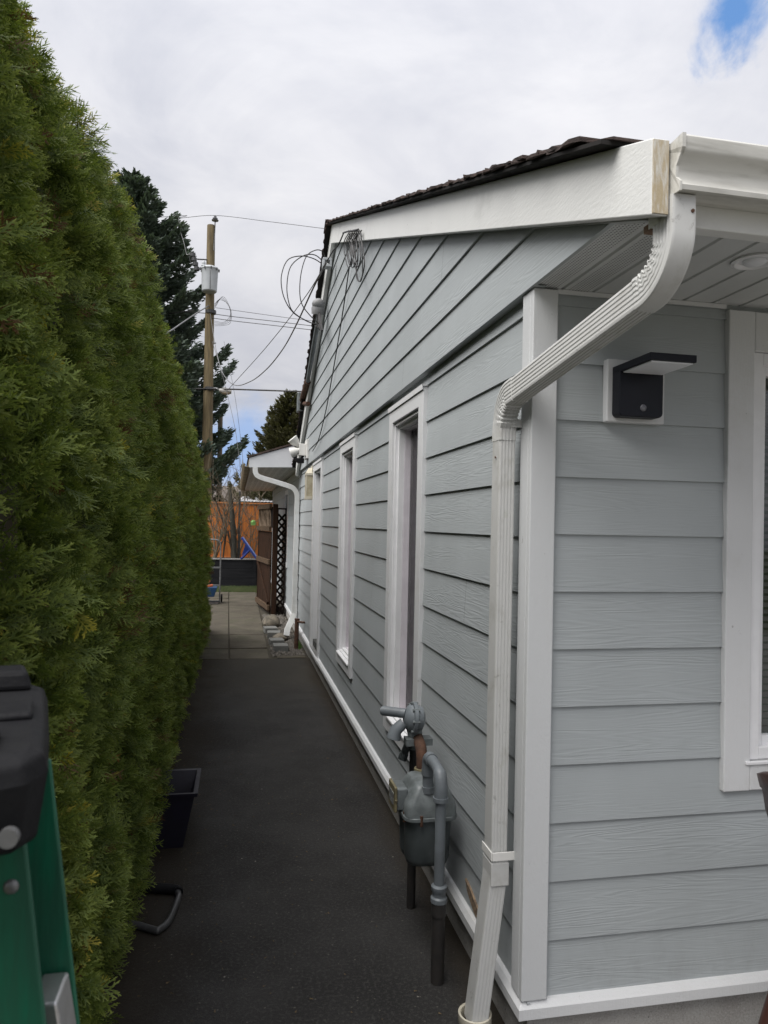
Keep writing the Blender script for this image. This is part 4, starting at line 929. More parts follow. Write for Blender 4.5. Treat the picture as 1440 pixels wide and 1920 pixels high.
for side in (0, 1):
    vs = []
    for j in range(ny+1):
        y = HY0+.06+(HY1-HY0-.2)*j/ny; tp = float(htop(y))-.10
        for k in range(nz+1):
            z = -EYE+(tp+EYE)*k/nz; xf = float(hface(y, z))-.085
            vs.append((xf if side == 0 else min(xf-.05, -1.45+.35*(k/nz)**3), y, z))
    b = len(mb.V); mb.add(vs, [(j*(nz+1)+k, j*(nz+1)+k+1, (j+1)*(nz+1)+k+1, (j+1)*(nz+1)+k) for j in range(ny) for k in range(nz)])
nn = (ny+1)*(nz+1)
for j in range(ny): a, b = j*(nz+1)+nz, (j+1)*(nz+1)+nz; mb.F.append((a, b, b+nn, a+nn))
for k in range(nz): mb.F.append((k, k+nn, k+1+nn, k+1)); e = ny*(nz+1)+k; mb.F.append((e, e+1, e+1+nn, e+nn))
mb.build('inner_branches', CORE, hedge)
y = 1.35
while y < 11.2:
    mb = MB(); mb.tube([(-.95, y, G-.02), (-.93+random.uniform(-.03, .03), y+.02, G+.8), (-.95, y, G+2.2)], [.06, .045, .025], 8); mb.build('trunk', BARK, hedge, smooth=60); y += .75

mb = MB()
for k in range(1500):
    y = random.uniform(1.2, 11.5); e = random.random()**2.2; x = -.52+e*1.35; a = random.uniform(0, 6.28); l = random.uniform(.003, .011); w = l*random.uniform(.15, .4)
    c_, s_ = math.cos(a), math.sin(a); z = G+.004+random.uniform(0, .004)
    mb.add([(x-c_*l+s_*w, y-s_*l-c_*w, z), (x-c_*l-s_*w, y-s_*l+c_*w, z+.003), (x+c_*l, y+s_*l, z+.001)], [(0, 1, 2)])
g_ = mb.build('hedge_litter', M('dry_cedar_litter', (.125, .085, .045), (.065, .050, .028), 40, .95)); g_['kind'] = 'stuff'; g_['label'] = 'scattered dry cedar bits on the asphalt along the hedge'; g_['category'] = 'litter'
# ------------------------------------------------------------------ conifers beyond the fence
def conifer(name, label, base, H, rad, nbr, dens, leaf, cols, sweep_up, zmin=.12, group=None):
    root = thing(name, base, label, 'tree', group); b0 = np.array(base)
    mb = MB(); mb.tube([b0, b0+np.array([0, 0, H*.5]), b0+np.array([0, 0, H*.97])], [.02*H, .012*H, .003*H], 8); mb.build('trunk', BARK, root, smooth=60)
    P, D, Uu, bm = [], [], [], MB()
    for i in range(nbr):
        h = zmin+(1-zmin)*(i+random.random())/nbr; az = i*2.39996+random.uniform(-.3, .3); L = rad(h)*random.uniform(.72, 1.15)+.10
        d = np.array([math.cos(az), math.sin(az), 0.]); sd = np.array([-d[1], d[0], 0.]); o_ = b0+np.array([0, 0, h*H])
        f = lambda t_: o_+d*L*t_+np.array([0, 0, L*(-.22*t_+sweep_up*t_*t_)])
        bm.tube([f(0), f(.5), f(.95)], [.012*L+.01, .008*L+.004, .004], 4, cap=False)
        n = int(dens*L)+6
        for _ in range(n):
            t_ = random.random()**.75; p = f(t_); w = (.30*L*(1-t_)+.16*min(1, L))*random.uniform(-1, 1)
            dd = nrm(d*random.uniform(.6, 1.0)+sd*np.sign(w)*random.uniform(.2, .8)+np.array([0, 0, random.uniform(-.35, .45)+sweep_up*.7*t_]))
            P.append(p+sd*w+d*abs(w)*.55+np.array([0, 0, random.gauss(0, .045*L**.5)-abs(w)*.12])); D.append(dd); Uu.append(t_)
    bm.build('branches', BARK, root)
    P, D, Uu = np.array(P), np.array(D), np.array(Uu); n = len(P); rv = rng.normal(0, 1, (n, 3)); S_ = np.cross(D, rv); S_ /= np.linalg.norm(S_, axis=1, keepdims=True)
    ln = leaf*rng.uniform(.7, 1.4, n)[:, None]; wd_ = ln*.27; V = np.stack([P-S_*wd_, P+S_*wd_, P+D*ln+S_*wd_*.25, P+D*ln-S_*wd_*.25], 1)
    c_ = np.array(cols[0])*(1-Uu[:, None])+np.array(cols[1])*Uu[:, None]; c_ = c_*rng.uniform(.6, 1.35, (n, 1)); c_ = np.repeat(c_[:, None, :], 4, 1); c_[:, 2:] *= 1.35
    fast_mesh('crown', V.reshape(-1, 3), np.arange(4*n).reshape(-1, 4), NEEDLE, root, c_.reshape(-1, 3))
    return root
conifer('spruce_tree', 'tall dark spruce with upswept tips rising behind the hedge', (-3.55, 24.5, G), 12.9, lambda h: min(3.25, 4.6*(1-h)**.66), 170, 430, .125, ((.042, .058, .045), (.085, .112, .086)), .62)
conifer('cypress_tree', 'broad olive green conifer behind the rear roof', (2.25, 32, G), 7.45, lambda h: 2.7*(1-h)**.75, 150, 330, .115, ((.035, .036, .016), (.085, .082, .040)), .8, .2)
conifer('yew_shrub', 'small dark evergreen shrub behind the fence beside the utility pole', (-.80, 25.2, G), 2.55, lambda h: .60*(1-h)**.5, 60, 120, .16, ((.016, .026, .010), (.035, .05, .018)), .6, .1)

# ------------------------------------------------------------------ fence, planter box, shrubs, yard clutter
t = thing('garden_fence', (0, 21.3, G), 'orange stained cedar board fence at the end of the path', 'fence')
mb = MB(); x = -4.0
while x < 5.0:
    w = .138; mb.box(x, x+w-.006, 21.30+random.uniform(0, .008), 21.325, -1.06, .50+random.uniform(-.004, .004)); x += w
mb.build('board_panel', FENCE, t)
mb = MB(); mb.box(-4, 5, 21.26, 21.36, .503, .545); mb.box(-4, 5, 21.255, 21.298, -1.10, -1.02); mb.build('rail', FENCER, t, bevel=.004)
mb = MB(); mb.box(-4, 5, 21.30, 21.34, G, -1.09); mb.build('kickboard', BOARD, t)
for x in (-2.75, -.80, 1.25, 3.2):
    mb = MB(); mb.box(x-.05, x+.05, 21.33, 21.43, G, .48); mb.build('post', BOARD, t, bevel=.004)
t = thing('planter_box', (-.4, 20.4, G), 'long black raised planter box in front of the orange fence', 'planter')
mb = MB()
for k in range(3): mb.box(-2.6, .56, 19.80, 19.84, G+.245*k, G+.245*k+.240)
mb.box(-2.6, .56, 20.95, 20.99, G, -1.03); mb.box(.562, .60, 19.80, 20.99, G, -1.03); mb.box(-2.64, -2.602, 19.80, 20.99, G, -1.03); mb.box(.46, .556, 19.785, 19.7995, G, -1.03); mb.build('side_board', BLKBOX, t, bevel=.004)
mb = MB(); mb.box(-2.66, .63, 19.77, 19.90, -1.029, -.992); mb.build('top_rail', M('pale_cap_board', (.30, .29, .28), (.22, .21, .20), 4, .8), t, bevel=.004)
mb = MB(); mb.box(-2.6, .56, 19.842, 20.948, G, -1.10); mb.build('soil_fill', DIRT, t)
def twiggy(mb, p, d, L, r, depth):
    n = 5; P = [np.array(p, float)]; d = nrm(d)
    for i in range(n):
        d = nrm(d+np.array([random.gauss(0, .14), random.gauss(0, .14), random.gauss(.02, .10)])); P.append(P[-1]+d*L/n)
    mb.tube(P, list(np.linspace(r, r*.45, n+1)), 5)
    if depth > 0:
        for _ in range(random.randint(3, 5)):
            i = random.randint(1, n); q = nrm(d+np.array([random.gauss(0, .6), random.gauss(0, .5), random.gauss(.25, .35)])); twiggy(mb, P[i], q, L*random.uniform(.45, .75), r*.55, depth-1)
for x, y, L, r, lab in ((-.62, 20.3, 1.9, .022, 'leafless twiggy shrub leftmost in the planter box beside the hedge'), (.10, 20.6, 2.0, .016, 'leafless upright shrub in the planter box behind the blue frame'), (.42, 20.5, 1.5, .012, 'small leafless shrub in the planter box beside the gate')):
    t = thing('bare_shrub', (x, y, -1.1), lab, 'shrub', 'bare shrubs in the planter box')
    mb = MB()
    for k in range(7): twiggy(mb, (x+random.uniform(-.08, .08), y+random.uniform(-.08, .08), -1.11), (random.uniform(-.55, .55), random.uniform(-.3, .3), 1), L*random.uniform(.6, 1), r, 2)
    mb.build('stems', TWIG, t)
t = thing('bare_shrub', (-.45, 22.6, G), 'tall leafless bush with arching twigs beyond the fence under the pole', 'shrub')
mb = MB()
for k in range(8): twiggy(mb, (-.60+random.uniform(-.25, .25), 22.4+random.uniform(-.2, .2), G), (random.uniform(-.45, .6), random.uniform(-.2, .2), 1), random.uniform(1.7, 2.5), .018, 2)
mb.build('stems', TWIG, t)
mb = MB(); a = at(431, 918, 20.3); b = at(439, 1048, 20.3); mb.tube([b+np.array([0, 0, -.15]), (a+b)/2+np.array([.02, 0, 0]), a], [.085, .072, .06], 10)
tag(mb.build('tree_stump', M('grey_dead_wood', (.075, .07, .055), (.045, .042, .035), 6, .95, stretch=(6, 6, 1)), None, smooth=60), 'thick grey dead tree trunk cut off above the black planter box', 'tree stump')
mb = MB(); a = at(450, 921, 20.4); b = at(450.5, 1050, 20.4); mb.box(a[0]-.028, a[0]+.028, 20.37, 20.43, b[2]-.1, a[2])
tag(mb.build('garden_post', DKSTEEL, None, bevel=.005), 'thin dark upright post in the black planter box beside the stump', 'post')
mb = MB(); a = at(414, 1012, 20.2)
for s_, e_ in (((424, 995), (418, 1048)), ((427, 995), (437, 1046)), ((426, 1000), (405, 940))): mb.tube([at(*s_, 20.25), at(*e_, 20.25)], [.03, .022], 7)
tag(mb.build('forked_branch', BARK, None, smooth=60), 'forked brown branch stump leaning beside the grey dead trunk', 'branch')
t = thing('folding_frame', (.33, 19.0, -1.0), 'blue plastic folding slide frame leaning on the planter box', 'frame')
p1, p2, p3 = at(453, 1008, 19.3), at(484, 1052, 19.3), at(453, 1042, 19.7)
mb = MB(); mb.bar(p1, p2, .09, .05); mb.build('slide_rail', BLUE, t, bevel=.01)
mb = MB(); mb.bar(p1+np.array([.03, -.03, .02]), p2+np.array([.03, -.03, .02]), .03, .03); mb.build('edge_rail', M('pale_blue_plastic', (.22, .28, .60), (.18, .24, .5), 5, .4), t, bevel=.005)
m_ = (p1*.5+p2*.5)+np.array([0, .02, -.02]); mb = MB(); mb.prism([(0, 0), (1, 0), (0, 1)], lambda a_, b_: m_*(1-a_-b_)+p3*a_+(p1*.75+p2*.25)*b_, lambda a_, b_: m_*(1-a_-b_)+p3*a_+(p1*.75+p2*.25)*b_+np.array([0, .05, 0])); mb.bar(m_, at(452, 1048, 19.6), .05, .04); mb.build('support_leg', BLUE, t)
mb = MB(); g_ = at(475, 980, 20.0); mb.ball(g_, .07, .06, .075, 10, 8); mb.box(g_[0]-.065, g_[0]+.05, g_[1]-.05, g_[1]+.05, g_[2]-.07, g_[2]+.01)
tag(mb.build('plant_pot', LIME, None, smooth=50), 'small lime green plastic pot hanging on the bare shrub near the gate', 'pot')
t = thing('hand_truck', (-.45, 16.0, G), 'grey tubular hand truck standing at the end of the paving by the hedge', 'hand truck')
H0 = -.40
mb = MB(); P = spline([(-.86, 16.0, G+.05), (-.86, 16.0, -.60), (-.83, 16.0, -.44), (-.74, 16.0, -.405), (-.44, 16.0, -.405), (-.345, 16.0, -.45), (-.315, 16.0, -.60), (-.315, 16.0, G+.05), (-.34, 16.0, G+.035), (-.84, 16.0, G+.035)], 6); mb.tube(P, .0155, 10); mb.build('frame_tube', STEEL, t, smooth=60)
for z in (-1.02, -1.40): mb = MB(); mb.box(-.85, -.325, 15.985, 16.015, z, z+.035); mb.build('cross_bar', STEEL, t, bevel=.003)
mb = MB(); mb.box(-.83, -.335, 15.70, 15.985, G+.012, G+.022); mb.build('toe_plate', STEEL, t)
for x in (-.90, -.275):
    mb = MB(); mb.lathe((x-.02, 16.12, G+.09), (1, 0, 0), [(.04, 0), (.085, .004), (.09, .015), (.085, .036), (.04, .04)], 20); mb.build('wheel', BLKPLA, t, smooth=40)
t = thing('toy_tub', (-.56, 15.8, G+.02), 'blue plastic tub of toys on the hand truck at the hedge end', 'tub')
mb = MB(); loft(mb, [([(-.80, 15.66), (-.42, 15.66), (-.42, 15.96), (-.80, 15.96)], G+.16), ([(-.86, 15.62), (-.36, 15.62), (-.36, 15.98), (-.86, 15.98)], G+.36)]); mb.build('tub', BLUE2, t, bevel=.01)
for a_, b_, w in (((-.70, 15.78, G+.40), (-.52, 15.74, G+.50), .07), ((-.62, 15.70, G+.37), (-.45, 15.72, G+.40), .05), ((-.80, 15.60, G+.10), (-.60, 15.58, G+.06), .08)): mb = MB(); mb.bar(a_, b_, w, w); mb.build('toy', ORANGE, t, bevel=.01)

# gate, lattice, stones beside the wing
t = thing('wooden_gate', (.60, 14.6, G), 'open dark brown wooden gate with twig top panel beside the rear wing', 'gate')
A_, B_ = np.array([.665, 13.86, 0]), np.array([.475, 15.45, 0]); dg = nrm(B_-A_); ng = np.array([dg[1], -dg[0], 0]); Lg = np.linalg.norm(B_-A_)
def gp(s_, z, off=0): return A_+dg*s_-ng*off*(-1)+np.array([0, 0, z])
gz0, gz1 = G+.04, .335
mb = MB(); s_ = .05
while s_ < Lg-.03:
    w = min(.165, Lg-s_); c_ = gp(s_+w/2, (gz0+-.185)/2); mb.obox(c_, dg, ng, (0, 0, 1), w/2-.004, .010, (-.185-gz0)/2); s_ += .17
gl = mb.build('board_panel', BOARD, t)
nd = -ng if ng[0] > 0 else ng
def gbar(s0, z0, s1, z1, w, th, off): 
    q = MB(); q.obox((gp(s0, z0)+gp(s1, z1))/2+nd*off, nrm(gp(s1, z1)-gp(s0, z0)), nd, nrm(np.cross(nd, gp(s1, z1)-gp(s0, z0))), np.linalg.norm(gp(s1, z1)-gp(s0, z0))/2, th/2, w/2); return q
for z in (-1.62, -.76, -.13, .30): gbar(.02, z, Lg, z, .095, .045, .033).build('rail', RAIL, t, bevel=.004)
gbar(.12, -1.55, Lg-.08, -.82, .08, .035, .032).build('brace', BOARD, t, bevel=.004)
q = MB(); q.obox(gp(Lg-.03, (gz0+gz1)/2), dg, nd, (0, 0, 1), .035, .02, (gz1-gz0)/2); q.build('stile', BOARD, t, bevel=.003)
mb = MB()
for k in range(13):
    s_ = .10+k*(Lg-.22)/12; mb.tube([gp(s_, -.09)+nd*.015, gp(s_+random.uniform(.0, .10), .10)+nd*.018, gp(s_+random.uniform(-.06, .12), .275)+nd*.015], .011, 6)
mb.build('twig_infill', STICK, t, smooth=60)
mb = MB(); mb.obox(gp(Lg/2, .09)-nd*.02, dg, nd, (0, 0, 1), Lg/2-.05, .004, .20); mb.build('backing', LATT, t)
mb = MB(); mb.box(.675, .768, 13.80, 13.89, G-.1, .34); tag(mb.build('gate_post', BOARD, None, bevel=.006), 'thick dark brown gate post holding the open gate', 'post')
t = thing('lattice_panel', (.86, 13.95, G), 'narrow dark diamond lattice panel between gate post and rear wing wall', 'lattice')
mb = MB(); mb.box(.908, .930, 13.90, 13.935, G+.06, .27); mb.box(.770, .782, 13.90, 13.935, G+.06, .27); mb.box(.7825, .9075, 13.90, 13.935, .240, .27); mb.build('frame', LATT, t)
mb = MB(); z = G+.02
while z < .13:
    for sg in (1, -1):
        a_, b_ = (.780, z) if sg > 0 else (.780, z+.15), (.912, z+.15) if sg > 0 else (.912, z)
        yy = 13.912 if sg > 0 else 13.922; mb.bar((a_[0], yy, max(G+.06, a_[1])), (b_[0], yy, b_[1]), .040, .008, (0, 1, 0))
    z += .145
mb.build('slats', LATT, t)
def stone(name, c, r, lab, cat, mat=ROCK):
    mb = MB(); n, m = 14, 10; vs, fs = [], []; ph = [random.uniform(0, 6) for _ in range(6)]
    for i in range(m+1):
        th = math.pi*i/m
        for k in range(n):
            a = 2*math.pi*k/n; dx, dy, dz_ = math.sin(th)*math.cos(a), math.sin(th)*math.sin(a), math.cos(th)
            j = 1+.13*math.sin(3*dx+ph[0])*math.cos(4*dy+ph[1])+.07*math.sin(7*dz_+ph[2]+5*dx)
            vs.append((c[0]+r[0]*j*dx, c[1]+r[1]*j*dy, c[2]+r[2]*j*dz_))
    fs = [(i*n+k, (i+1)*n+k, (i+1)*n+(k+1) % n, i*n+(k+1) % n) for i in range(m) for k in range(n)]
    mb.add(vs, fs); return tag(mb.build(name, mat, None, smooth=60), lab, cat)
stone('boulder', (.62, 12.4, G+.06), (.16, .22, .13), 'large round fieldstone at the foot of the brown gate', 'stone')
stone('boulder', (.68, 11.0, G+.02), (.12, .16, .07), 'flat brown fieldstone in the gravel beside the edging blocks', 'stone')
for k, (x, y, rz, lab) in enumerate(((.515, 11.75, .1, 'farthest grey edging block beside the large fieldstone'), (.545, 11.28, -.05, 'second farthest grey edging block along the slabs'), (.545, 10.55, .06, 'grey edging block second from the asphalt along the slabs'), (.575, 10.08, .0, 'nearest grey edging block by the asphalt corner'))):
    mb = MB(); d = np.array([math.cos(rz), math.sin(rz), 0]); mb.obox((x+.06, y, G+.035), d, (-d[1], d[0], 0), (0, 0, 1), .10, .12, .045)
    tag(mb.build('edging_block', BRICKC, None, bevel=.006), lab, 'block', 'edging blocks along the paving')
mb = MB()                                          # loose gravel between paving and wall
for k in range(2600):
    y = random.uniform(9.62, 13.9); x = random.uniform(.50+.006*(y-9.5), .93); r_ = random.uniform(.008, .028)
    a = random.uniform(0, 6.28); c_, s_ = math.cos(a), math.sin(a); h = r_*random.uniform(.5, .9); z = G-.012+random.uniform(0, .022)
    P = [(r_, 0, 0), (0, r_*.8, 0), (-r_, 0, 0), (0, -r_*.7, 0), (r_*.3, 0, h), (-r_*.3, r_*.2, h*.9)]
    mb.add([(x+p[0]*c_-p[1]*s_, y+p[0]*s_+p[1]*c_, z+p[2]) for p in P], [(0, 1, 4), (1, 5, 4), (1, 2, 5), (2, 3, 5), (3, 4, 5), (3, 0, 4)])
g_ = mb.build('gravel', GRAVEL, None); g_['kind'] = 'stuff'; g_['label'] = 'loose grey gravel and rubble between the paving slabs and the house wall'; g_['category'] = 'gravel'
mb = MB(); mb.box(.56, .93, 9.50, 9.66, G-.03, G+.006); tag(mb.build('concrete_strip', SLAB, None, bevel=.005), 'small concrete strip edging the gravel next to the asphalt', 'slab')
mb = MB(); mb.cyl((.855, 10.15, G-.03), (.86, 10.16, -1.36), .030, n=12); mb.cyl((.86, 10.16, -1.36), (.862, 10.16, -1.335), .036, n=12); mb.tube([(.855, 10.15, -1.375), (.93, 10.05, -1.375), (.955, 10.02, -1.37)], .016, 8)
tag(mb.build('standpipe', RUST, None, smooth=40), 'short rusty standpipe with side tap in the gravel beside the house', 'pipe')
mb = MB()
for k in range(90):
    x, y = random.gauss(.90, .018), random.gauss(10.3, .09); a = random.uniform(0, 6.28); h = random.uniform(.03, .11)
    mb.add([(x-.004, y, G), (x+.004, y, G), (x+.03*math.cos(a), y+.03*math.sin(a), G+h)], [(0, 1, 2)])
w_ = mb.build('weed', M('weed_green', (.10, .20, .03), (.07, .15, .02), 9, .7)); tag(w_, 'small bright green weed at the wall behind the rusty standpipe', 'weed')
mb = MB()                                          # lawn strip before the planter
n = 9000
for k in range(n):
    x, y = random.uniform(-1.5, .7), random.uniform(18.36, 19.79); a = random.uniform(0, 6.28); h = random.uniform(.02, .07)
    mb.add([(x-.006, y, G-.02), (x+.006, y, G-.02), (x+.03*math.cos(a), y+.03*math.sin(a), G+h)], [(0, 1, 2)])
g_ = mb.build('lawn_grass', GRASS, None); g_['kind'] = 'stuff'; g_['label'] = 'strip of short green grass between the paving and the black planter'; g_['category'] = 'grass'

# ------------------------------------------------------------------ utility poles, lamp, wires
t = thing('utility_pole', (-.97, 23, G), 'tall brown wooden utility pole carrying a grey transformer', 'utility pole')
pt, pb = at(396, 423, 23), at(386.5, 960, 23); pb = pb+(pb-pt)*.27
mb = MB(); mb.tube([pb, (pt+pb)/2, pt], [.185, .150, .122], 16); mb.build('pole', POLE, t, smooth=60)
ip = at(403.5, 407, 23); mb = MB(); mb.cyl(at(401, 470, 22.86), at(403.5, 412, 23), .018, n=8); mb.build('top_pin', DKSTEEL, t)
mb = MB(); mb.lathe(ip-np.array([0, 0, .14]), (0, 0, 1), [(.03, 0), (.10, .02), (.11, .04), (.05, .06), (.075, .075), (.08, .10), (.04, .12), (.045, .16)], 16); mb.build('insulator', M('grey_porcelain', (.20, .20, .21), (.15, .15, .16), 4, .3), t, smooth=40)
mb = MB(); mb.cyl(at(361.5, 478, 22.7), at(369, 504, 22.7), .06, n=10)
for k in range(4): p = at(361.5+7.5*k/3, 478+26*k/3, 22.7); mb.cyl(p-np.array([0, 0, .05]), p+np.array([0, 0, .05]), .085, n=10)
mb.tube([at(350, 478, 22.7), at(362, 476, 22.7)], .018, 6); mb.tube([at(370, 486, 22.75), at(388, 487, 22.9)], .022, 6); mb.tube([at(372, 503, 22.7), at(380, 506, 22.7)], .03, 6); mb.tube([at(355, 480, 22.7), at(358, 496, 22.7), at(364, 495, 22.7)], .014, 6); mb.build('fuse_cutout', DKSTEEL, t)
for a_, z_ in ((395.0, 583), (392.5, 728)): p = at(a_, z_, 22.85); mb = MB(); mb.lathe(p-np.array([0, -.13, .05]), (0, 0, 1), [(.165, 0), (.165, .10)], 16); mb.build('band', DKSTEEL, t)
t = thing('transformer', at(391, 548, 22.6), 'grey can shaped transformer mounted on the tall utility pole', 'transformer')
c0, c1 = at(392.5, 546, 22.62), at(391, 503, 22.62); hh = c1[2]-c0[2]
mb = MB(); mb._lathe(c0, np.array([0, 0, 1.]), [(.20, -.03), (.225, 0), (.245, hh*.8), (.262, hh*.92), (.275, hh*.93), (.275, hh*.97), (.25, hh*1.02), (.12, hh*1.10), (.02, hh*1.12)], 28); mb.build('tank', TRANSF, t, smooth=35)
mb = MB(); p = at(382, 498, 22.55); mb.lathe(p-np.array([0, 0, .1]), (0, 0, 1), [(.05, 0), (.08, .03), (.05, .06), (.075, .10), (.05, .13), (.06, .17), (.03, .24)], 12); mb.build('bushing', TRANSF, t, smooth=40)
for k in range(9): a = 2*math.pi*k/9; mb = MB(); mb.cyl(c0+np.array([.275*math.cos(a), .275*math.sin(a), hh*.86]), c0+np.array([.285*math.cos(a), .285*math.sin(a), hh*.98]), .016, n=6); mb.build('lid_clamp', DKSTEEL, t)
mb = MB(); mb.tube([c0+np.array([.02, -.24, hh*.9]), c0+np.array([.03, -.236, 0])], .008, 5); mb.build('ground_wire', DKSTEEL, t)
t = thing('utility_pole', (-.6, 27.5, G), 'thinner distant wooden pole standing right of the tall utility pole', 'utility pole')
a_, b_ = at(413.5, 768, 27.5), at(410, 960, 27.5); b_ = b_+(b_-a_)*.9; mb = MB(); mb.tube([b_, a_], [.12, .085], 12); mb.build('pole', M('grey_pole_wood', (.16, .13, .10), (.11, .09, .07), 3, .9, stretch=(7, 7, .5)), t, smooth=60)
t = thing('street_lamp', at(392, 735, 22.8), 'grey cobra head street lamp on an arm of the utility pole', 'street lamp')
mb = MB(); mb.tube([at(393, 731, 22.85), at(405, 728, 22.7), at(414, 732, 22.6)], .035, 8); mb.build('arm', STEEL, t, smooth=60)
h0, h1 = at(411, 732, 22.6), at(434, 734, 22.6); mb = MB(); mb.tube([h0, h0*.6+h1*.4, h1], [.05, .10, .075], 14); mb.build('lamp_head', M('lamp_housing', (.50, .48, .44), (.42, .41, .38), 4, .4), t, smooth=60)
mb = MB(); m_ = h0*.45+h1*.55; mb.ball(m_-np.array([0, 0, .05]), .15, .09, .07, 14, 8); mb.build('lens', M('lamp_lens', (.42, .36, .26), (.36, .3, .22), 4, .3), t, smooth=60)
def wire(name, pts, r, lab, mat=CABLE, n=8, cat='cable', group=None):
    mb = MB(); mb.tube(spline(pts, n), r, 6); return tag(mb.build(name, mat, None, smooth=60), lab, cat, group)
A = lambda l: [at(*q) for q in l]
far_l = np.array([-14, 30, 9.9])
wire('power_line', [far_l, at(290, 408, 24.2), at(335, 409, 23.5), at(403.5, 404, 23), at(500, 415, 21.8), at(560, 422.5, 21.2), at(623, 430.5, 20.6), at(623, 430.5, 20.6)+(at(623, 430.5, 20.6)-at(560, 422.5, 21.2))*5], .0075, 'single high voltage wire crossing over the top of the utility pole')
wire('power_line', [at(335, 409, 23.5), at(338, 432, 23.3), at(345, 456, 22.9), at(350, 478, 22.7)], .008, 'thin jumper wire dropping from the high wire to the transformer fuse', GCABLE)
for (l, w_, ytt) in (('uppermost of the three cables running from the pole to the right below the transformer', .007, [(405, 577), (440, 582), (540, 596), (580, 601)]), ('middle of the three cables running from the pole to the right below the transformer', .010, [(396, 588), (440, 594), (520, 603), (585, 611)]), ('lowest of the three cables running from the pole to the right below the transformer', .010, [(396, 596), (440, 602), (520, 611), (588, 619)])):
    P = [at(x, y, 22.9-1.6*(x-396)/190) for x, y in ytt]; wire('power_line', P+[P[-1]+(P[-1]-P[-2])*6], w_, l, CABLE, 6, 'cable', 'cables from the pole behind the house')
wire('power_line', [far_l-np.array([0, 0, 4]), at(300, 590, 23.5), at(345, 585, 23.2), at(394, 588, 22.9)], .012, 'dark cable running left from the pole across the spruce', CABLE)
wire('power_line', [at(200, 668, 13), at(260, 648, 15), at(310, 626, 17.5), at(345, 603, 20), at(372, 585, 22), at(392, 573, 22.9)], .018, 'pale twisted cable rising to the pole from behind the hedge', GCABLE)
wire('communication_line', [at(300, 727, 23.2), at(360, 729, 23), at(393, 729, 22.8), at(440, 730, 22.3), at(560, 734, 21), at(640, 738, 20.2)], .024, 'thick horizontal cable at lamp height running behind the house', CABLE)
wire('guy_wire', [at(398, 640, 22.9), at(416, 700, 22.4), at(440, 800, 21.8), at(452, 890, 21.5)], .007, 'thin guy wire slanting down from the pole beyond the fence', GCABLE)
wire('guy_wire', [at(420, 640, 26), at(440, 740, 25), at(452, 830, 24.4), at(458, 890, 24)], .006, 'fainter guy wire slanting down right of the first one', GCABLE)
mb = MB()
for k in range(4): mb.tube(spline(A([(402, 570+3*k, 22.8), (412+2*k, 562-2*k, 22.7), (427+2*k, 570+4*k, 22.6), (432, 590+5*k, 22.6), (420, 604+2*k, 22.7), (402, 602+3*k, 22.8)]), 6), .006, 5)
tag(mb.build('wire_loops', GCABLE, None), 'tangle of thin wire loops on the right side of the utility pole', 'wire loops')
wire('service_drop', [atx(612, 492, .80), at(585, 545, 8.6), at(555, 610, 10.0), at(530, 655, 11.6), at(500, 692, 13.6), at(470, 715, 16), at(440, 722, 18.5), at(418, 700, 20.6), at(405, 655, 21.8), at(396, 600, 22.7), at(393, 580, 22.9)], .010, 'twisted grey service cable sagging from the pole to the gable', GCABLE)
wire('service_drop', [atx(611, 494, .80), at(570, 560, 9.5), at(500, 650, 12), at(430, 728, 16)], .006, 'thin straight support wire beside the sagging service cable', GCABLE)

# wires and service mast along the far rake
t = thing('service_mast', (.84, 8.15, 2.2), 'grey weatherhead mast with dark wires strapped to the far gable edge', 'mast')
m0 = atx(597, 577, .82); mb = MB(); mb.tube([m0+np.array([0, 0, .06]), m0+np.array([0, .02, .0]), m0+np.array([0, .04, -.06])], [.045, .075, .070], 14); mb.ball(m0+np.array([0, 0, .04]), .072, .072, .06, 14, 8); mb.build('weatherhead', M('aged_grey_cap', (.26, .26, .27), (.19, .19, .19), 9, .6), t, smooth=60)
mb = MB(); mb.tube(spline([m0+np.array([.01, .03, -.06]), atx(595, 610, .835), atx(588, 650, .84), atx(577, 715, .842)], 6), .026, 10); mb.build('conduit', GASP, t, smooth=60)
mb = MB(); mb.tube([atx(577, 715, .842), atx(571, 735, .842), atx(567, 750, .842)], .042, 10); mb.tube([atx(562, 756, .842), atx(578, 757, .88)], .03, 8); mb.build('rusty_fitting', RUST, t, smooth=60)
mb = MB(); p = atx(565, 752, .842); mb.box(p[0]-.055, p[0]+.03, p[1]-.10, p[1]+.10, p[2]-.15, p[2]+.10); mb.build('junction_box', GAS, t, bevel=.006)
mb = MB()
for k in range(4): mb.tube(spline([m0+np.array([-.02+.012*k, .0, -.05]), atx(593+2.5*k, 598, .815), atx(592+4*k, 612+3*k, .82), atx(600-1*k, 607, .83)], 6), .011, 6)
mb.build('wire_tail', CABLE, t)
mb = MB(); p = atx(612, 494, .83); mb.box(p[0]-.04, p[0]+.05, p[1]-.05, p[1]+.05, p[2]-.045, p[2]-.02); mb.box(p[0]-.04, p[0]+.05, p[1]-.05, p[1]+.05, p[2]+.02, p[2]+.045); mb.box(p[0]-.04, p[0]-.02, p[1]-.05, p[1]+.05, p[2]-.02, p[2]+.02); mb.box(p[0]+.03, p[0]+.05, p[1]-.05, p[1]+.05, p[2]-.0199, p[2]+.0199)
tag(mb.build('wire_bracket', TRANSF, None, bevel=.003), 'grey metal wire bracket on the far gable edge above the weatherhead', 'bracket')
C_ = lambda L_: [at(x, y, 7.55) for x, y in L_]
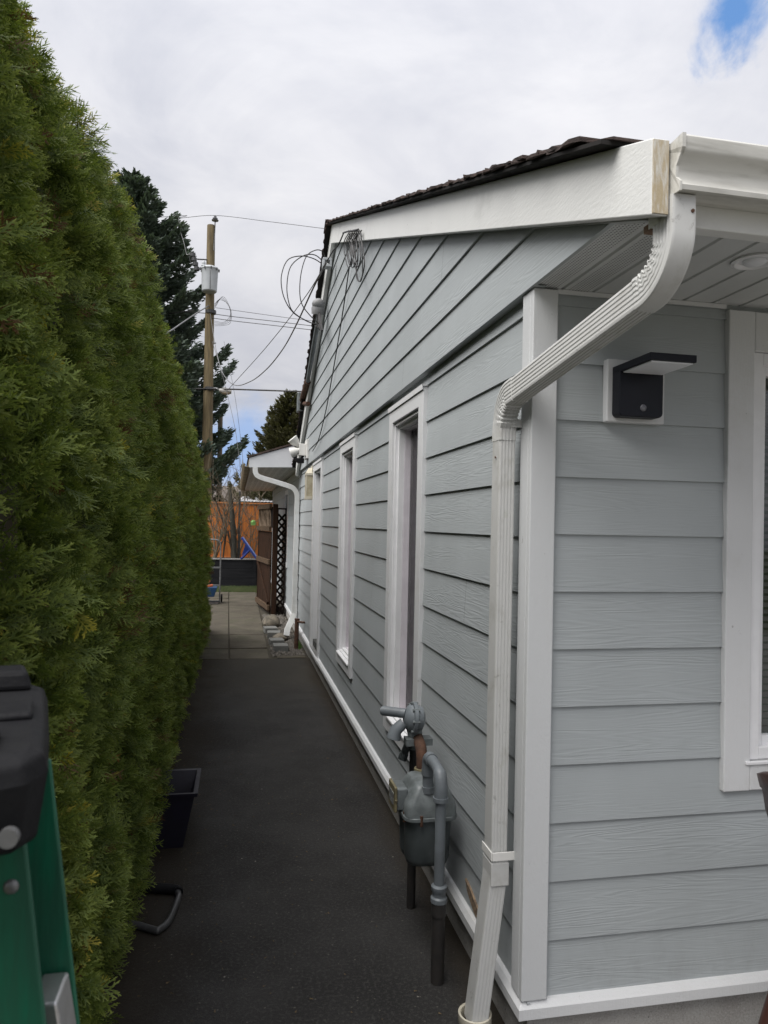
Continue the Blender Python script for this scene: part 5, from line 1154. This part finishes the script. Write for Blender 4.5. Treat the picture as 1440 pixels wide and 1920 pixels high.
loops = [[(611, 488), (605, 472), (592, 469), (575, 480), (565, 510), (562, 545), (566, 570), (580, 590), (598, 607)],
         [(608, 492), (590, 478), (568, 480), (545, 500), (538, 535), (541, 565), (550, 585), (575, 602), (594, 608)],
         [(606, 496), (588, 485), (565, 480), (540, 487), (528, 515), (529, 545), (538, 570), (552, 588), (572, 600), (592, 609)]]
for l, lab in zip(loops, ('innermost of the three black cable loops hanging off the gable edge', 'middle of the three black cable loops hanging off the gable edge', 'widest of the three black cable loops hanging off the gable edge')):
    wire('cable_loop', C_(l), .0055, lab, CABLE, 6, 'cable', 'cable loops off the gable edge')
mb = MB(); cx_ = lambda x, y: atx(x, y, .852+random.uniform(-.012, .004))
for k in range(7):
    xa = 651+3.5*k; w = random.uniform(6, 11); b_ = random.uniform(495, 506) if k < 6 else 528
    mb.tube(spline([cx_(xa+6, 432), cx_(xa-w*.5-2, 455), cx_(xa-w*.4, b_-18), cx_(xa+w*.3, b_), cx_(xa+w*.9, b_-16), cx_(xa+w*.7, 460), cx_(xa+3, 432)], 6), .0042, 6)
mb.tube(spline([cx_(676, 437), cx_(682, 475), cx_(683, 500), cx_(676, 526), cx_(669, 522), cx_(667, 495), cx_(663, 440)], 6), .0042, 6)
mb.tube(spline([cx_(643, 437), cx_(652, 434), cx_(660, 433), cx_(672, 430)], 5), .007, 6)
tag(mb.build('cable_coil', CABLE, None, smooth=60), 'bundle of coiled black cable hung from the near rake board at the peak', 'cable coil')
wire('drop_cable', [atx(655, 500, .905), atx(645, 570, .905), atx(634, 640, .905), atx(622, 710, .905), atx(611, 770, .905), atx(597, 825, .905), atx(586, 846, .905)], .0055, 'thin black cable hanging down the gable from the coil')
wire('drop_cable', [atx(644, 438, .855), atx(634, 460, .83), atx(625, 470, .815), atx(613, 490, .80)], .0065, 'short black cable from the coil to the wire bracket')

# ------------------------------------------------------------------ houses beyond
t = thing('neighbour_house', (1.5, 46, G), 'distant house with brown roof and pale gable beyond the fence', 'house')
mb = MB(); mb.box(-3.2, 7, 46, 54, G, 1.3); mb.build('wall', HWALL, t)
mb = MB(); mb.prism([(45.4, 1.25), (50, 2.35), (54.6, 1.25), (54.6, 1.1), (45.4, 1.1)], lambda y, z: (-3.6, y, z), lambda y, z: (7.4, y, z)); mb.build('roof', HROOF, t)
mb = MB(); mb.prism([(.2, 1.30), (2.2, 2.15), (4.2, 1.30)], lambda x, z: (x, 45.2, z), lambda x, z: (x, 48, z)); mb.build('gable', HWALL, t)
mb = MB(); mb.bar((0, 45.15, 1.25), (2.2, 45.15, 2.20), .12, .16, (0, 1, 0)); mb.bar((2.2, 45.15, 2.20), (4.4, 45.15, 1.25), .12, .16, (0, 1, 0)); mb.build('bargeboard', CREAM, t)
t = thing('garden_shed', (1.6, 30, G), 'low shed with pale corrugated roof just beyond the orange fence', 'shed')
mb = MB(); mb.box(.35, 3.9, 30, 32, G, .78); mb.build('wall', HROOF, t)
mb = MB(); n = 60
for k in range(n):
    x0, x1 = .15+4*k/n, .15+4*(k+1)/n; za = .02*(k % 2); mb.add([(x0, 29.8, .80+za), (x1, 29.8, .82-za), (x1, 32.2, 1.10-za), (x0, 32.2, 1.08+za)], [(0, 1, 2, 3)])
mb.build('roof', CORR, t)
